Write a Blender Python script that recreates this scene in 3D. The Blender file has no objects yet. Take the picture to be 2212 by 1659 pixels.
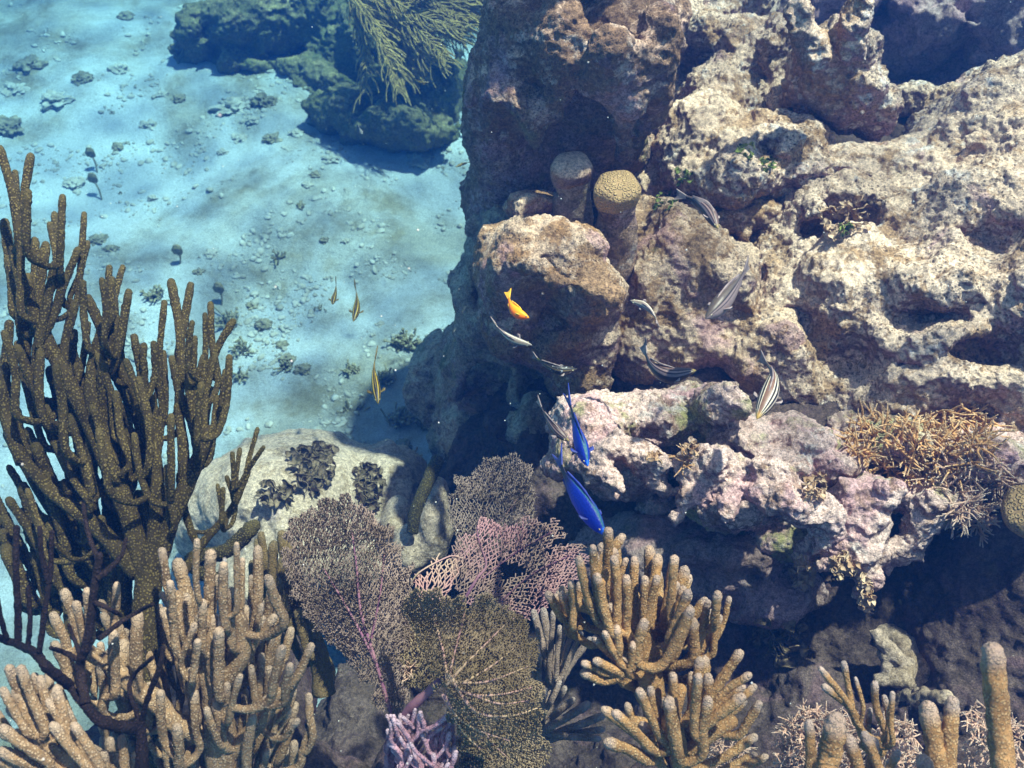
import bpy, math, random
import numpy as np
from mathutils import Vector
R = math.radians
SC = bpy.context.scene
COL = SC.collection
rng = np.random.default_rng(7)
random.seed(7)

# ---------------------------------------------------------------- camera, light, exposure
CAM_H, PITCH, HFOV = 2.3, 50.0, 57.0
FPX = 1106.0 / math.tan(R(HFOV / 2))          # focal length in units of a 2212 px wide picture
cam = bpy.data.cameras.new('camera'); camo = bpy.data.objects.new('camera', cam)
COL.objects.link(camo); SC.camera = camo
camo.location = (0, 0, CAM_H); camo.rotation_euler = (R(90 - PITCH), 0, 0)
cam.sensor_width = 36; cam.lens = 18 / math.tan(R(HFOV / 2)); cam.clip_end = 400; cam.clip_start = 0.01
cam.dof.use_dof = True; cam.dof.focus_distance = 1.4; cam.dof.aperture_fstop = 9.0
FW = np.array([0, math.cos(R(PITCH)), -math.sin(R(PITCH))])
DN = np.array([0, -math.sin(R(PITCH)), -math.cos(R(PITCH))])
RT = np.array([1.0, 0, 0])
C0 = np.array([0, 0, CAM_H])

SUN_DIR = np.array([0.32, 0.14, 0.93]); SUN_DIR /= np.linalg.norm(SUN_DIR)   # towards the sun
sun = bpy.data.lights.new('sun', 'SUN'); suno = bpy.data.objects.new('sun', sun); COL.objects.link(suno)
sun.energy = 5.0; sun.angle = R(1.5); sun.color = (1.0, 0.73, 0.60)
suno.rotation_euler = Vector(SUN_DIR).to_track_quat('Z', 'Y').to_euler()
suno.location = (1, 2, 6)
SC.world = bpy.data.worlds.new('World'); SC.world.use_nodes = True
wn = SC.world.node_tree
bg = wn.nodes['Background']
sky = wn.nodes.new('ShaderNodeTexSky'); sky.sky_type = 'NISHITA'; sky.sun_disc = False
sky.sun_elevation = math.asin(SUN_DIR[2]); sky.sun_rotation = math.atan2(SUN_DIR[0], SUN_DIR[1])
wb = wn.nodes.new('ShaderNodeMix'); wb.data_type = 'RGBA'; wb.blend_type = 'MULTIPLY'; wb.inputs[0].default_value = 1; wb.inputs[7].default_value = (1, .72, .58, 1)   # white balance of the fill light
wn.links.new(sky.outputs[0], wb.inputs[6]); wn.links.new(wb.outputs[2], bg.inputs[0]); bg.inputs[1].default_value = 0.105
SC.view_settings.view_transform = 'Standard'; SC.view_settings.look = 'None'
SC.view_settings.exposure = 1.62; SC.view_settings.gamma = 1.0
SC.cycles.max_bounces = 6; SC.cycles.volume_bounces = 1; SC.cycles.diffuse_bounces = 3
SC.cycles.glossy_bounces = 2; SC.cycles.transparent_max_bounces = 12
SC.cycles.use_denoising = True
SC.cycles.caustics_reflective = False; SC.cycles.caustics_refractive = False

# ---------------------------------------------------------------- helpers: picture units to metres
def W(px, py, d):
    return C0 + d * (FW + (px - 1106) / FPX * RT + (py - 829.5) / FPX * DN)
def SZ(px, d): return px * d / FPX
def proj(p):
    q = np.asarray(p, float) - C0; d = q @ FW
    return 1106 + FPX * (q @ RT) / d, 829.5 + FPX * (q @ DN) / d, d
def Wz(px, py, z):                              # the point at height z
    v = (py - 829.5) / FPX
    d = (CAM_H - z) / (-(FW[2] + v * DN[2]))
    return W(px, py, d)

# ---------------------------------------------------------------- helpers: noise
_perm = rng.permutation(256).astype(np.int32); _perm = np.concatenate([_perm, _perm, _perm])
_g = rng.normal(size=(256, 3)).astype(np.float32); _g /= np.linalg.norm(_g, axis=1)[:, None]
def perlin(p):
    p = np.asarray(p, np.float32); pi = np.floor(p).astype(np.int32); f = p - pi; pi &= 255
    w = f * f * f * (f * (f * 6 - 15) + 10); out = 0
    for dx in (0, 1):
        hx = _perm[pi[:, 0] + dx]; wx = w[:, 0] if dx else 1 - w[:, 0]
        for dy in (0, 1):
            hy = _perm[(hx + pi[:, 1] + dy) & 511]; wy = w[:, 1] if dy else 1 - w[:, 1]
            for dz in (0, 1):
                h = _perm[(hy + pi[:, 2] + dz) & 511]; wz = w[:, 2] if dz else 1 - w[:, 2]
                g = _g[h]
                out = out + wx * wy * wz * (g[:, 0] * (f[:, 0] - dx) + g[:, 1] * (f[:, 1] - dy) + g[:, 2] * (f[:, 2] - dz))
    return out * 1.4
def fbm(p, f, o=3, gain=.5, mode=0):
    s = 0; a = 1; p = np.asarray(p, np.float32)
    for i in range(o):
        n = perlin(p * f + 17.3 * i)
        if mode == 1: n = .35 - np.abs(n) * 1.6        # ridges
        if mode == 2: n = np.abs(n) * 1.6 - .35        # pillows
        s = s + a * n; a *= gain; f *= 2.03
    return s

# ---------------------------------------------------------------- helpers: meshes and properties
def mesh_data(name, v, f, smooth=True, attr=None):
    """v Nx3; f list of int arrays (kx3 / kx4); attr dict name -> N or Nx3 values per vertex"""
    me = bpy.data.meshes.new(name); v = np.ascontiguousarray(v, np.float32)
    fs = [np.asarray(a, np.int32) for a in (f if isinstance(f, list) else [f]) if len(a)]
    li = np.concatenate([a.ravel() for a in fs]); ct = np.concatenate([np.full(len(a), a.shape[1], np.int32) for a in fs])
    me.vertices.add(len(v)); me.vertices.foreach_set('co', v.ravel())
    me.loops.add(len(li)); me.loops.foreach_set('vertex_index', li)
    me.polygons.add(len(ct)); st = np.concatenate([[0], np.cumsum(ct)[:-1]]).astype(np.int32)
    me.polygons.foreach_set('loop_start', st)
    me.update(calc_edges=True); me.validate()
    if smooth: me.polygons.foreach_set('use_smooth', np.ones(len(me.polygons), bool))
    for k, a in (attr or {}).items():
        a = np.asarray(a, np.float32)
        if a.ndim == 1:
            at = me.attributes.new(k, 'FLOAT', 'POINT'); at.data.foreach_set('value', a)
        else:
            at = me.attributes.new(k, 'FLOAT_COLOR', 'POINT')
            at.data.foreach_set('color', np.concatenate([a, np.ones((len(a), 1), np.float32)], 1).ravel())
    return me
def tag(o, label=None, cat=None, group=None, kind=None):
    for k, x in (('label', label), ('category', cat), ('group', group), ('kind', kind)):
        if x: o[k] = x
    return o
def thing(name, loc, label, cat, group=None):
    o = bpy.data.objects.new(name, None); COL.objects.link(o); o.location = Vector([float(a) for a in loc])
    o.empty_display_size = .02
    return tag(o, label, cat, group)
def solid(name, v, f, mat, parent=None, smooth=True, attr=None):
    v = np.asarray(v, float)
    if parent is None: org = np.array([(v[:, 0].min() + v[:, 0].max()) / 2, (v[:, 1].min() + v[:, 1].max()) / 2, v[:, 2].min()])
    else:
        org = np.zeros(3); p = parent
        while p is not None: org = org + np.array(p.location); p = p.parent
    me = mesh_data(name, v - org, f, smooth, attr); me.materials.append(mat)
    o = bpy.data.objects.new(name, me); COL.objects.link(o)
    if parent is None: o.location = org
    else: o.parent = parent
    return o

class MB:
    def __init__(s): s.v = []; s.q = []; s.t = []; s.a = []; s.n = 0
    def add(s, v, q=None, t=None, a=None):
        s.v.append(v)
        if q is not None and len(q): s.q.append(np.asarray(q) + s.n)
        if t is not None and len(t): s.t.append(np.asarray(t) + s.n)
        s.a.append(np.zeros(len(v)) if a is None else a); s.n += len(v)
    def build(s, name, mat, parent=None, smooth=True):
        f = []
        if s.q: f.append(np.concatenate(s.q))
        if s.t: f.append(np.concatenate(s.t))
        return solid(name, np.concatenate(s.v), f, mat, parent, smooth, {'tip': np.concatenate(s.a)})

def bez(pts, n):
    """smooth curve through pts"""
    P = np.asarray(pts, float)
    if len(P) == 2: return P[0] + (P[1] - P[0]) * np.linspace(0, 1, n)[:, None]
    Q = np.vstack([2 * P[0] - P[1], P, 2 * P[-1] - P[-2]]); t = np.linspace(0, len(P) - 1 - 1e-6, n)
    i = t.astype(int); u = (t - i)[:, None]
    a, b, c, d = Q[i], Q[i + 1], Q[i + 2], Q[i + 3]
    return .5 * (2 * b + (c - a) * u + (2 * a - 5 * b + 4 * c - d) * u ** 2 + (3 * b - a - 3 * c + d) * u ** 3)
def frames(C):
    T = np.gradient(C, axis=0); T /= np.linalg.norm(T, axis=1)[:, None] + 1e-12
    N = np.zeros_like(C); r = np.array([.3, .5, .81]); r = r - T[0] * (r @ T[0]); N[0] = r / np.linalg.norm(r)
    for i in range(1, len(C)):
        r = N[i - 1] - T[i] * (N[i - 1] @ T[i]); N[i] = r / (np.linalg.norm(r) + 1e-12)
    return T, N, np.cross(T, N)
def tube(C, rad, sides=8, cap=True, lump=0, flat=1.0, lf=90):
    """returns v, quads, tris; rad per ring"""
    C = np.asarray(C, float); rad = np.broadcast_to(np.asarray(rad, float), (len(C),)).copy()
    if cap:                                            # rounded end
        T = C[-1] - C[-2]; T /= np.linalg.norm(T) + 1e-12; r = rad[-1]
        a = np.array([.35, .7, .93]); C = np.vstack([C, C[-1] + T * (r * a)[:, None]]); rad = np.concatenate([rad, r * np.sqrt(1 - a ** 2)])
    T, N, B = frames(C); n = len(C); th = np.arange(sides) / sides * 2 * np.pi
    v = C[:, None] + rad[:, None, None] * (np.cos(th)[None, :, None] * N[:, None] + flat * np.sin(th)[None, :, None] * B[:, None])
    v = v.reshape(-1, 3)
    if lump:
        c = np.repeat(C, sides, 0); dirv = v - c
        v = c + dirv * (1 + lump * perlin(v * lf) + .6 * lump * perlin(v * lf * 2.6 + 5))[:, None]
    i = np.arange(n - 1)[:, None] * sides; j = np.arange(sides)[None]; k = (j + 1) % sides
    q = np.stack([i + j, i + k, i + sides + k, i + sides + j], -1).reshape(-1, 4)
    e = len(v); v = np.vstack([v, C[-1] + T[-1] * rad[-1] * .3, C[0]]); b = (n - 1) * sides; j = np.arange(sides); k = (j + 1) % sides
    t = np.vstack([np.stack([b + j, b + k, np.full(sides, e)], -1), np.stack([k, j, np.full(sides, e + 1)], -1)])
    return v, q, t
def blob(c, r, sub=2, lump=.25, f=None, seed=0):
    """lumpy stone: v, tris"""
    v, t = ICO[sub]; r = np.broadcast_to(np.asarray(r, float), (3,)); v = v.copy(); m = r.mean(); f = f or 1.1
    v = v * (1 + lump * perlin(v * f + seed * 3.7) + .45 * lump * perlin(v * f * 2.7 + seed * 1.3))[:, None]
    return v * r + np.asarray(c, float), t
def _ico():
    p = (1 + 5 ** .5) / 2
    v = [(-1, p, 0), (1, p, 0), (-1, -p, 0), (1, -p, 0), (0, -1, p), (0, 1, p), (0, -1, -p), (0, 1, -p), (p, 0, -1), (p, 0, 1), (-p, 0, -1), (-p, 0, 1)]
    t = [(0, 11, 5), (0, 5, 1), (0, 1, 7), (0, 7, 10), (0, 10, 11), (1, 5, 9), (5, 11, 4), (11, 10, 2), (10, 7, 6), (7, 1, 8), (3, 9, 4), (3, 4, 2), (3, 2, 6), (3, 6, 8), (3, 8, 9), (4, 9, 5), (2, 4, 11), (6, 2, 10), (8, 6, 7), (9, 8, 1)]
    out = []
    for s in range(5):
        V = np.array(v, float); V /= np.linalg.norm(V, axis=1)[:, None]; out.append((V, np.array(t)))
        cache = {}; v = [tuple(x) for x in V]; nt = []
        def mid(a, b):
            k = (min(a, b), max(a, b))
            if k not in cache: cache[k] = len(v); v.append(tuple((np.array(v[a]) + np.array(v[b])) / 2))
            return cache[k]
        for a, b, c in t:
            x, y, z = mid(a, b), mid(b, c), mid(c, a); nt += [(a, x, z), (b, y, x), (c, z, y), (x, y, z)]
        t = nt
    return out
ICO = _ico()
def rotm(ax, ang):
    ax = np.asarray(ax, float); ax /= np.linalg.norm(ax); K = np.array([[0, -ax[2], ax[1]], [ax[2], 0, -ax[0]], [-ax[1], ax[0], 0]])
    return np.eye(3) + math.sin(ang) * K + (1 - math.cos(ang)) * K @ K

# ---------------------------------------------------------------- helpers: rock as a solid (signed distance -> surface nets)
def E(px, py, d, rx, ry, rd=None, rot=0):          # ellipsoid: front surface at distance d
    if rd is None: rd = SZ((rx + ry) / 2, d) * .9
    dc = d + rd * .85; a = R(rot); u = math.cos(a) * RT + math.sin(a) * DN; w = -math.sin(a) * RT + math.cos(a) * DN
    return ('e', W(px, py, dc), np.array([u, w, FW]), np.array([SZ(rx, dc), SZ(ry, dc), rd]))
def K(x0, y0, d0, r0, x1, y1, d1, r1):            # tapered capsule
    return ('k', W(x0, y0, d0 + SZ(r0, d0) * .7), W(x1, y1, d1 + SZ(r1, d1) * .7), SZ(r0, d0), SZ(r1, d1))
def B(c, r): return ('e', np.array(c, float), np.eye(3), np.array(r, float))
def CUT(p): return ('cut',) + (p,)
def prim_sdf(p, q):
    if p[0] == 'e':
        l = (q - p[1]) @ p[2].T; k0 = np.linalg.norm(l / p[3], axis=-1); k1 = np.linalg.norm(l / p[3] ** 2, axis=-1) + 1e-9
        return k0 * (k0 - 1) / k1
    a, b, r0, r1 = p[1:]; ab = b - a; h = np.clip(((q - a) @ ab) / (ab @ ab), 0, 1)
    return np.linalg.norm(q - a - h[..., None] * ab, axis=-1) - (r0 + (r1 - r0) * h)
def prim_box(p):
    if p[0] == 'e':
        e = np.sqrt(((p[2] * p[3][:, None]) ** 2).sum(0)); return p[1] - e, p[1] + e
    return np.minimum(p[1] - p[3], p[2] - p[4]), np.maximum(p[1] + p[3], p[2] + p[4])
def make_rock(prims, h=.008, k=.04, warp=None, nz=((.03, 4, 3, 0),), fine=((.004, 30, 4, 0),), sub=1, zmin=-.12):
    add = [p for p in prims if p[0] != 'cut']; cuts = [p[1] for p in prims if p[0] == 'cut']
    bx = [prim_box(p) for p in add]; pad = .06 + k
    lo = np.min([b[0] for b in bx], 0) - pad; hi = np.max([b[1] for b in bx], 0) + pad; lo[2] = max(lo[2], zmin)
    n = np.ceil((hi - lo) / h).astype(int) + 1
    S = np.full(n, .2, np.float32)
    def sub_grid(b, m):
        i0 = np.clip(np.floor((b[0] - m - lo) / h).astype(int), 0, n - 1); i1 = np.clip(np.ceil((b[1] + m - lo) / h).astype(int) + 1, 1, n)
        ax = [lo[a] + h * np.arange(i0[a], i1[a]) for a in range(3)]
        return tuple(slice(i0[a], i1[a]) for a in range(3)), np.stack(np.meshgrid(*ax, indexing='ij'), -1)
    for p, b in zip(add, bx):
        if b[1][2] < lo[2]: continue
        sl, q = sub_grid(b, .1)
        if 0 in q.shape: continue
        d = prim_sdf(p, q); s = S[sl]; hh = np.clip(.5 + .5 * (s - d) / k, 0, 1)
        S[sl] = s * (1 - hh) + d * hh - k * hh * (1 - hh)
    for c in cuts:
        sl, q = sub_grid(prim_box(c), .06)
        if 0 in q.shape: continue
        d = -prim_sdf(c, q); s = S[sl]; hh = np.clip(.5 - .5 * (s - d) / .03, 0, 1)
        S[sl] = s * (1 - hh) + d * hh + .03 * hh * (1 - hh)
    idx = np.argwhere(np.abs(S) < .11); P = lo + idx * h; dn = np.zeros(len(P))
    for amp, f, o, m in nz: dn += amp * fbm(P, f, o, .5, m)
    S[idx[:, 0], idx[:, 1], idx[:, 2]] += dn.astype(np.float32)
    S[0] = np.maximum(S[0], .01); S[-1] = .1; S[:, 0] = .1; S[:, -1] = .1; S[:, :, -1] = .1; S[:, :, 0] = .1; S[0] = .1
    v, q = nets(S, lo, h)
    v, q = drop_small(v, q)
    me = mesh_data('tmp', v, q); o = bpy.data.objects.new('tmp', me); COL.objects.link(o)
    m = o.modifiers.new('s', 'SMOOTH'); m.factor = .5; m.iterations = 1
    if sub:
        m = o.modifiers.new('u', 'SUBSURF'); m.levels = sub; m.render_levels = sub
    dg = bpy.context.evaluated_depsgraph_get(); m2 = bpy.data.meshes.new_from_object(o.evaluated_get(dg))
    bpy.data.objects.remove(o); bpy.data.meshes.remove(me)
    N = len(m2.vertices); v = np.empty(N * 3, np.float32); m2.vertices.foreach_get('co', v); v = v.reshape(-1, 3)
    nn = np.empty(N * 3, np.float32); m2.vertices.foreach_get('normal', nn); nn = nn.reshape(-1, 3)
    q = np.empty(len(m2.loops), np.int32); m2.loops.foreach_get('vertex_index', q); q = q.reshape(-1, 4)
    bpy.data.meshes.remove(m2)
    dd = np.zeros(N)
    for amp, f, o_, m in fine: dd += amp * fbm(v, f, o_, .55, m)
    return v + nn * dd[:, None], q
def nets(S, lo, h):
    ins = S < 0; c = np.zeros(np.array(S.shape) - 1, np.uint8)
    offs = [(i, j, k) for i in (0, 1) for j in (0, 1) for k in (0, 1)]
    nx, ny, nz = c.shape
    for i, j, k in offs: c += ins[i:i + nx, j:j + ny, k:k + nz]
    act = np.argwhere((c > 0) & (c < 8)); ids = np.full(c.shape, -1, np.int32); ids[act[:, 0], act[:, 1], act[:, 2]] = np.arange(len(act))
    vals = {o: S[act[:, 0] + o[0], act[:, 1] + o[1], act[:, 2] + o[2]] for o in offs}
    acc = np.zeros((len(act), 3)); cnt = np.zeros(len(act))
    for o in offs:
        for a in range(3):
            if o[a] == 0:
                p = list(o); p[a] = 1; p = tuple(p); u, w = vals[o], vals[p]; m = (u < 0) != (w < 0)
                t = np.where(m, u / np.where(m, u - w, 1), 0); pos = np.tile(np.array(o, float), (len(act), 1)); pos[:, a] += t
                acc[m] += pos[m]; cnt[m] += 1
    v = lo + (act + acc / cnt[:, None]) * h; Q = []
    for a in range(3):
        b, e = (a + 1) % 3, (a + 2) % 3
        A = [slice(None)] * 3; A2 = [slice(None)] * 3; A[a] = slice(0, -1); A2[a] = slice(1, None)
        s0, s1 = ins[tuple(A)], ins[tuple(A2)]; ed = np.argwhere(s0 != s1)
        ed = ed[(ed[:, b] > 0) & (ed[:, e] > 0) & (ed[:, b] < ids.shape[b]) & (ed[:, e] < ids.shape[e]) & (ed[:, a] < ids.shape[a])]
        def g(db, de):
            t = ed.copy(); t[:, b] -= db; t[:, e] -= de; return ids[t[:, 0], t[:, 1], t[:, 2]]
        q = np.stack([g(1, 1), g(0, 1), g(0, 0), g(1, 0)], 1); fl = ~s0[ed[:, 0], ed[:, 1], ed[:, 2]]
        q[fl] = q[fl][:, ::-1]; Q.append(q[(q >= 0).all(1)])
    return v, np.concatenate(Q)
def drop_small(v, q):
    lab = np.arange(len(v))
    for _ in range(400):
        m = lab[q].min(1); new = lab.copy(); np.minimum.at(new, q.ravel(), np.repeat(m, 4)); new = new[new]
        if (new == lab).all(): break
        lab = new
    u, inv, ct = np.unique(lab, return_inverse=True, return_counts=True); big = ct >= max(60, ct.max() * .04)
    kv = big[inv]; kq = kv[q].all(1); mp = np.cumsum(kv) - 1
    return v[kv], mp[q[kq]]
# ---------------------------------------------------------------- materials
class NT:
    def __init__(s, name):
        s.m = bpy.data.materials.new(name); s.m.use_nodes = True; s.t = s.m.node_tree; s.b = s.t.nodes['Principled BSDF']
        s.co = s.t.nodes.new('ShaderNodeTexCoord').outputs['Object']
        s.b.inputs['Roughness'].default_value = .8; s.b.inputs['Specular IOR Level'].default_value = .15
    def n(s, k): return s.t.nodes.new(k)
    def l(s, a, b): s.t.links.new(a, b)
    def noise(s, sc, det=6, rough=.6, dist=0, co=None, off=0):
        x = s.n('ShaderNodeTexNoise'); x.inputs['Scale'].default_value = sc; x.inputs['Detail'].default_value = det
        x.inputs['Roughness'].default_value = rough; x.inputs['Distortion'].default_value = dist
        c = co or s.co
        if off:
            m = s.n('ShaderNodeVectorMath'); m.operation = 'ADD'; m.inputs[1].default_value = (off, off * 1.7, -off); s.l(c, m.inputs[0]); c = m.outputs[0]
        s.l(c, x.inputs['Vector']); return x.outputs['Fac']
    def voro(s, sc, feat='F1', rand=1.0, out='Distance'):
        x = s.n('ShaderNodeTexVoronoi'); x.feature = feat; x.inputs['Scale'].default_value = sc; x.inputs['Randomness'].default_value = rand
        s.l(s.co, x.inputs['Vector']); return x.outputs[out]
    def ramp(s, fac, a, b, lo=0.0, hi=1.0):
        x = s.n('ShaderNodeMapRange'); x.interpolation_type = 'SMOOTHSTEP'
        x.inputs['From Min'].default_value = a; x.inputs['From Max'].default_value = b
        x.inputs['To Min'].default_value = lo; x.inputs['To Max'].default_value = hi
        s.l(fac, x.inputs['Value']); return x.outputs[0]
    def mix(s, fac, a, b, mode='MIX'):
        x = s.n('ShaderNodeMix'); x.data_type = 'RGBA'; x.blend_type = mode
        for v, i in ((fac, 0), (a, 6), (b, 7)):
            if isinstance(v, (int, float)): x.inputs[i].default_value = v
            elif isinstance(v, tuple): x.inputs[i].default_value = (*v, 1)
            else: s.l(v, x.inputs[i])
        return x.outputs[2]
    def math(s, op, a, b=0.0, clamp=False):
        x = s.n('ShaderNodeMath'); x.operation = op; x.use_clamp = clamp
        for v, i in ((a, 0), (b, 1)):
            if isinstance(v, (int, float)): x.inputs[i].default_value = v
            else: s.l(v, x.inputs[i])
        return x.outputs[0]
    def attr(s, name, vec=False):
        x = s.n('ShaderNodeAttribute'); x.attribute_name = name; return x.outputs['Color' if vec else 'Fac']
    def nz(s):
        g = s.n('ShaderNodeNewGeometry'); x = s.n('ShaderNodeSeparateXYZ'); s.l(g.outputs['Normal'], x.inputs[0]); return x.outputs[2]
    def color(s, c):
        if isinstance(c, tuple): s.b.inputs['Base Color'].default_value = (*c, 1)
        else: s.l(c, s.b.inputs['Base Color'])
    def bump(s, h, dist=.002, st=1.0, prev=None):
        x = s.n('ShaderNodeBump'); x.inputs['Distance'].default_value = dist; x.inputs['Strength'].default_value = st; s.l(h, x.inputs['Height'])
        if prev is not None: s.l(prev, x.inputs['Normal'])
        s.l(x.outputs[0], s.b.inputs['Normal']); return x.outputs[0]

def rock_mat(name, top=(.52, .42, .31), turf=(.17, .105, .06), under=(.12, .085, .075), pink=(.36, .22, .24), green=(.13, .14, .05),
             turf_a=.5, pink_a=.62, green_a=.66, up=(.05, .6), pits=.5, pit_s=170, off=0.0, white=.0):
    m = NT(name)
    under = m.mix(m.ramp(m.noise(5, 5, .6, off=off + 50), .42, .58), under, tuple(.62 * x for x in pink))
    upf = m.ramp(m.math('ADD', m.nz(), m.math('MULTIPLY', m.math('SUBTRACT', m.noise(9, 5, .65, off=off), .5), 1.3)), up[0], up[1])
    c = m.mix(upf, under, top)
    t = m.ramp(m.noise(9, 8, .72, .5, off=off + 3), turf_a - .03, turf_a + .06)
    c = m.mix(m.math('MULTIPLY', t, .85), c, m.mix(m.noise(60, 3), turf, tuple(min(1, x * 1.9) for x in turf)))
    p = m.ramp(m.noise(7, 6, .6, .6, off=off + 8), pink_a - .04, pink_a + .07)
    c = m.mix(m.math('MULTIPLY', p, .8), c, pink)
    g = m.ramp(m.noise(8.5, 7, .66, .3, off=off + 15), green_a - .05, green_a + .07)
    c = m.mix(m.math('MULTIPLY', g, .8), c, green)
    c = m.mix(m.ramp(m.noise(3.2, 5, .65, off=off + 40), .40, .62, .0, .42), c, m.mix(m.noise(30, 4), turf, tuple(x * .8 for x in top)))
    k = m.ramp(m.noise(24, 7, .74, .6, off=off + 60), .54, .60); c = m.mix(m.math('MULTIPLY', k, .72), c, m.mix(m.noise(90, 3), tuple(.7 * x for x in turf), tuple(min(1, 1.7 * x) for x in turf)))
    if white:
        w = m.ramp(m.noise(16, 6, .7, off=off + 21), .56, .66); c = m.mix(m.math('MULTIPLY', w, white), c, (.78, .68, .62))
    s1 = m.ramp(m.noise(130, 5, .75, off=off), .32, .68, .55, 1.38); s2 = m.ramp(m.noise(420, 2, .6), .35, .65, .75, 1.22)
    sc = m.math('MULTIPLY', s1, s2); c = m.mix(1.0, c, m.n_rgb(sc) if hasattr(m, 'n_rgb') else sc, 'MULTIPLY')
    pv = m.voro(pit_s); pm = m.ramp(m.noise(6, 3, off=off + 30), .38, .55)
    pd = m.ramp(pv, .12, .42); pmix = m.math('MULTIPLY', m.math('SUBTRACT', 1.0, pd), m.math('MULTIPLY', pm, pits))
    c = m.mix(pmix, c, (.05, .035, .025))
    m.color(c)
    b = m.bump(m.noise(80, 9, .70, off=off), .014, .75)
    b = m.bump(m.math('MULTIPLY', pd, pm), .004, .8 * min(1, pits * 2), prev=b)
    b = m.bump(m.noise(380, 3, .7), .0025, .8, prev=b)
    m.b.inputs['Roughness'].default_value = .9
    return m.m
M = {}
M['pillar'] = rock_mat('brown_turf_shade_rock', top=(.74, .49, .36), turf=(.16, .09, .05), under=(.13, .09, .06), pink=(.40, .24, .27), turf_a=.46, pink_a=.58, green_a=.60, up=(-.1, .7), white=.4)  # brown turf, plus dark undersides and extra turf that paint in the pillar's shadow
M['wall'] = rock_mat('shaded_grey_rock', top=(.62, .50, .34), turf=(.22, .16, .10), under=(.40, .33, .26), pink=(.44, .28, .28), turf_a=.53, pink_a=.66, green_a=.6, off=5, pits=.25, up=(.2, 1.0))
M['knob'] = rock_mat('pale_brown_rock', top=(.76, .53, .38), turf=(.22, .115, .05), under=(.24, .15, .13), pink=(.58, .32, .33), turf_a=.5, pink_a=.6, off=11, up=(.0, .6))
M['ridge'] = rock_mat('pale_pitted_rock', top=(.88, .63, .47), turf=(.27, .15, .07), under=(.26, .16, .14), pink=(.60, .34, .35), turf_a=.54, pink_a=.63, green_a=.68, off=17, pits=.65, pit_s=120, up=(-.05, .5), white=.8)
M['dark'] = rock_mat('painted_shade_rock', top=(.15, .10, .085), turf=(.07, .045, .035), under=(.10, .065, .062), pink=(.17, .095, .10), turf_a=.5, pink_a=.57, green_a=.66, off=23, pits=.2, up=(.2, 1.1))  # low tone paints the shade of the gaps and spur into the rock
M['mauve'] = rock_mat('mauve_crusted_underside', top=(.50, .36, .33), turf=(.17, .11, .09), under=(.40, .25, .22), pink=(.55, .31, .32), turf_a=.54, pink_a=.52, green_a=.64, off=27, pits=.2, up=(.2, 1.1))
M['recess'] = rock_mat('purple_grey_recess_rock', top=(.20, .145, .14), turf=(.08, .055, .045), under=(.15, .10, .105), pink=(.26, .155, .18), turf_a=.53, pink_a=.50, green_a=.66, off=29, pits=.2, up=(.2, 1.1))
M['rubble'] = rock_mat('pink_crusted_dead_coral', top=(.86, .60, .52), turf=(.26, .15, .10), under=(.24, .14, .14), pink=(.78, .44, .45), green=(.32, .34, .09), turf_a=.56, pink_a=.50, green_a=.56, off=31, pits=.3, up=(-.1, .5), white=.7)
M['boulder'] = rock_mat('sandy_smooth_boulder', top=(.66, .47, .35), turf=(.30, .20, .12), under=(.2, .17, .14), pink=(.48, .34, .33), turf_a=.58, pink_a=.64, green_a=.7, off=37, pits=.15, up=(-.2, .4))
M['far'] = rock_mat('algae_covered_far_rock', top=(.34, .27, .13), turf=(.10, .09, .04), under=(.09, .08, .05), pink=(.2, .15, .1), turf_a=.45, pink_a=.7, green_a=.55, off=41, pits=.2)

def rod_mat(name, base, dot, tipc, dots=420, dotmix=.8, bumpd=.0012):
    m = NT(name)
    v = m.voro(dots, rand=.9); d = m.ramp(v, .25, .55, 1, 0)
    c = m.mix(m.ramp(m.noise(38, 6, .7), .3, .7), tuple(x * .5 for x in base), tuple(x * 1.4 for x in base))
    c = m.mix(m.math('MULTIPLY', d, dotmix), c, dot)
    c = m.mix(m.math('MULTIPLY', m.attr('tip'), .75), c, tipc)
    m.color(c); b = m.bump(d, bumpd * 1.6, 1.0); m.bump(m.noise(240, 6, .75), .004, .8, prev=b)
    m.b.inputs['Roughness'].default_value = .75
    m.b.inputs['Subsurface Weight'].default_value = 0
    return m.m
M['rod_dark'] = rod_mat('olive_polyped_rod', (.058, .043, .016), (.22, .17, .06), (.14, .11, .04), 300, .85)
M['rod_tan'] = rod_mat('tan_polyped_rod', (.29, .185, .10), (.58, .42, .27), (.56, .43, .33), 310, .75)
M['rod_gold'] = rod_mat('golden_brown_rod', (.37, .205, .085), (.62, .41, .21), (.62, .52, .50), 300, .75)
M['rod_olive'] = rod_mat('olive_brown_rod', (.17, .115, .05), (.3, .22, .10), (.26, .2, .11), 400, .6)
M['bare'] = rod_mat('bare_dark_branch', (.018, .012, .011), (.05, .03, .03), (.04, .03, .03), 250, .5)
M['pink_twig'] = rod_mat('lilac_finger_coral', (.56, .30, .36), (.68, .46, .50), (.80, .62, .70), 300, .4)
M['pale_rod'] = rod_mat('pale_grey_brown_rod', (.30, .21, .16), (.45, .34, .28), (.5, .4, .36), 350, .4)
M['spiky'] = rod_mat('ochre_spiky_twigs', (.70, .37, .16), (.82, .50, .26), (.94, .70, .46), 300, .3)
M['spiky_pale'] = rod_mat('cream_spiky_twigs', (.76, .47, .34), (.82, .60, .44), (.92, .76, .62), 300, .3)
M['plume'] = rod_mat('olive_yellow_plume', (.46, .31, .10), (.54, .38, .14), (.45, .4, .2), 200, .3)

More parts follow.
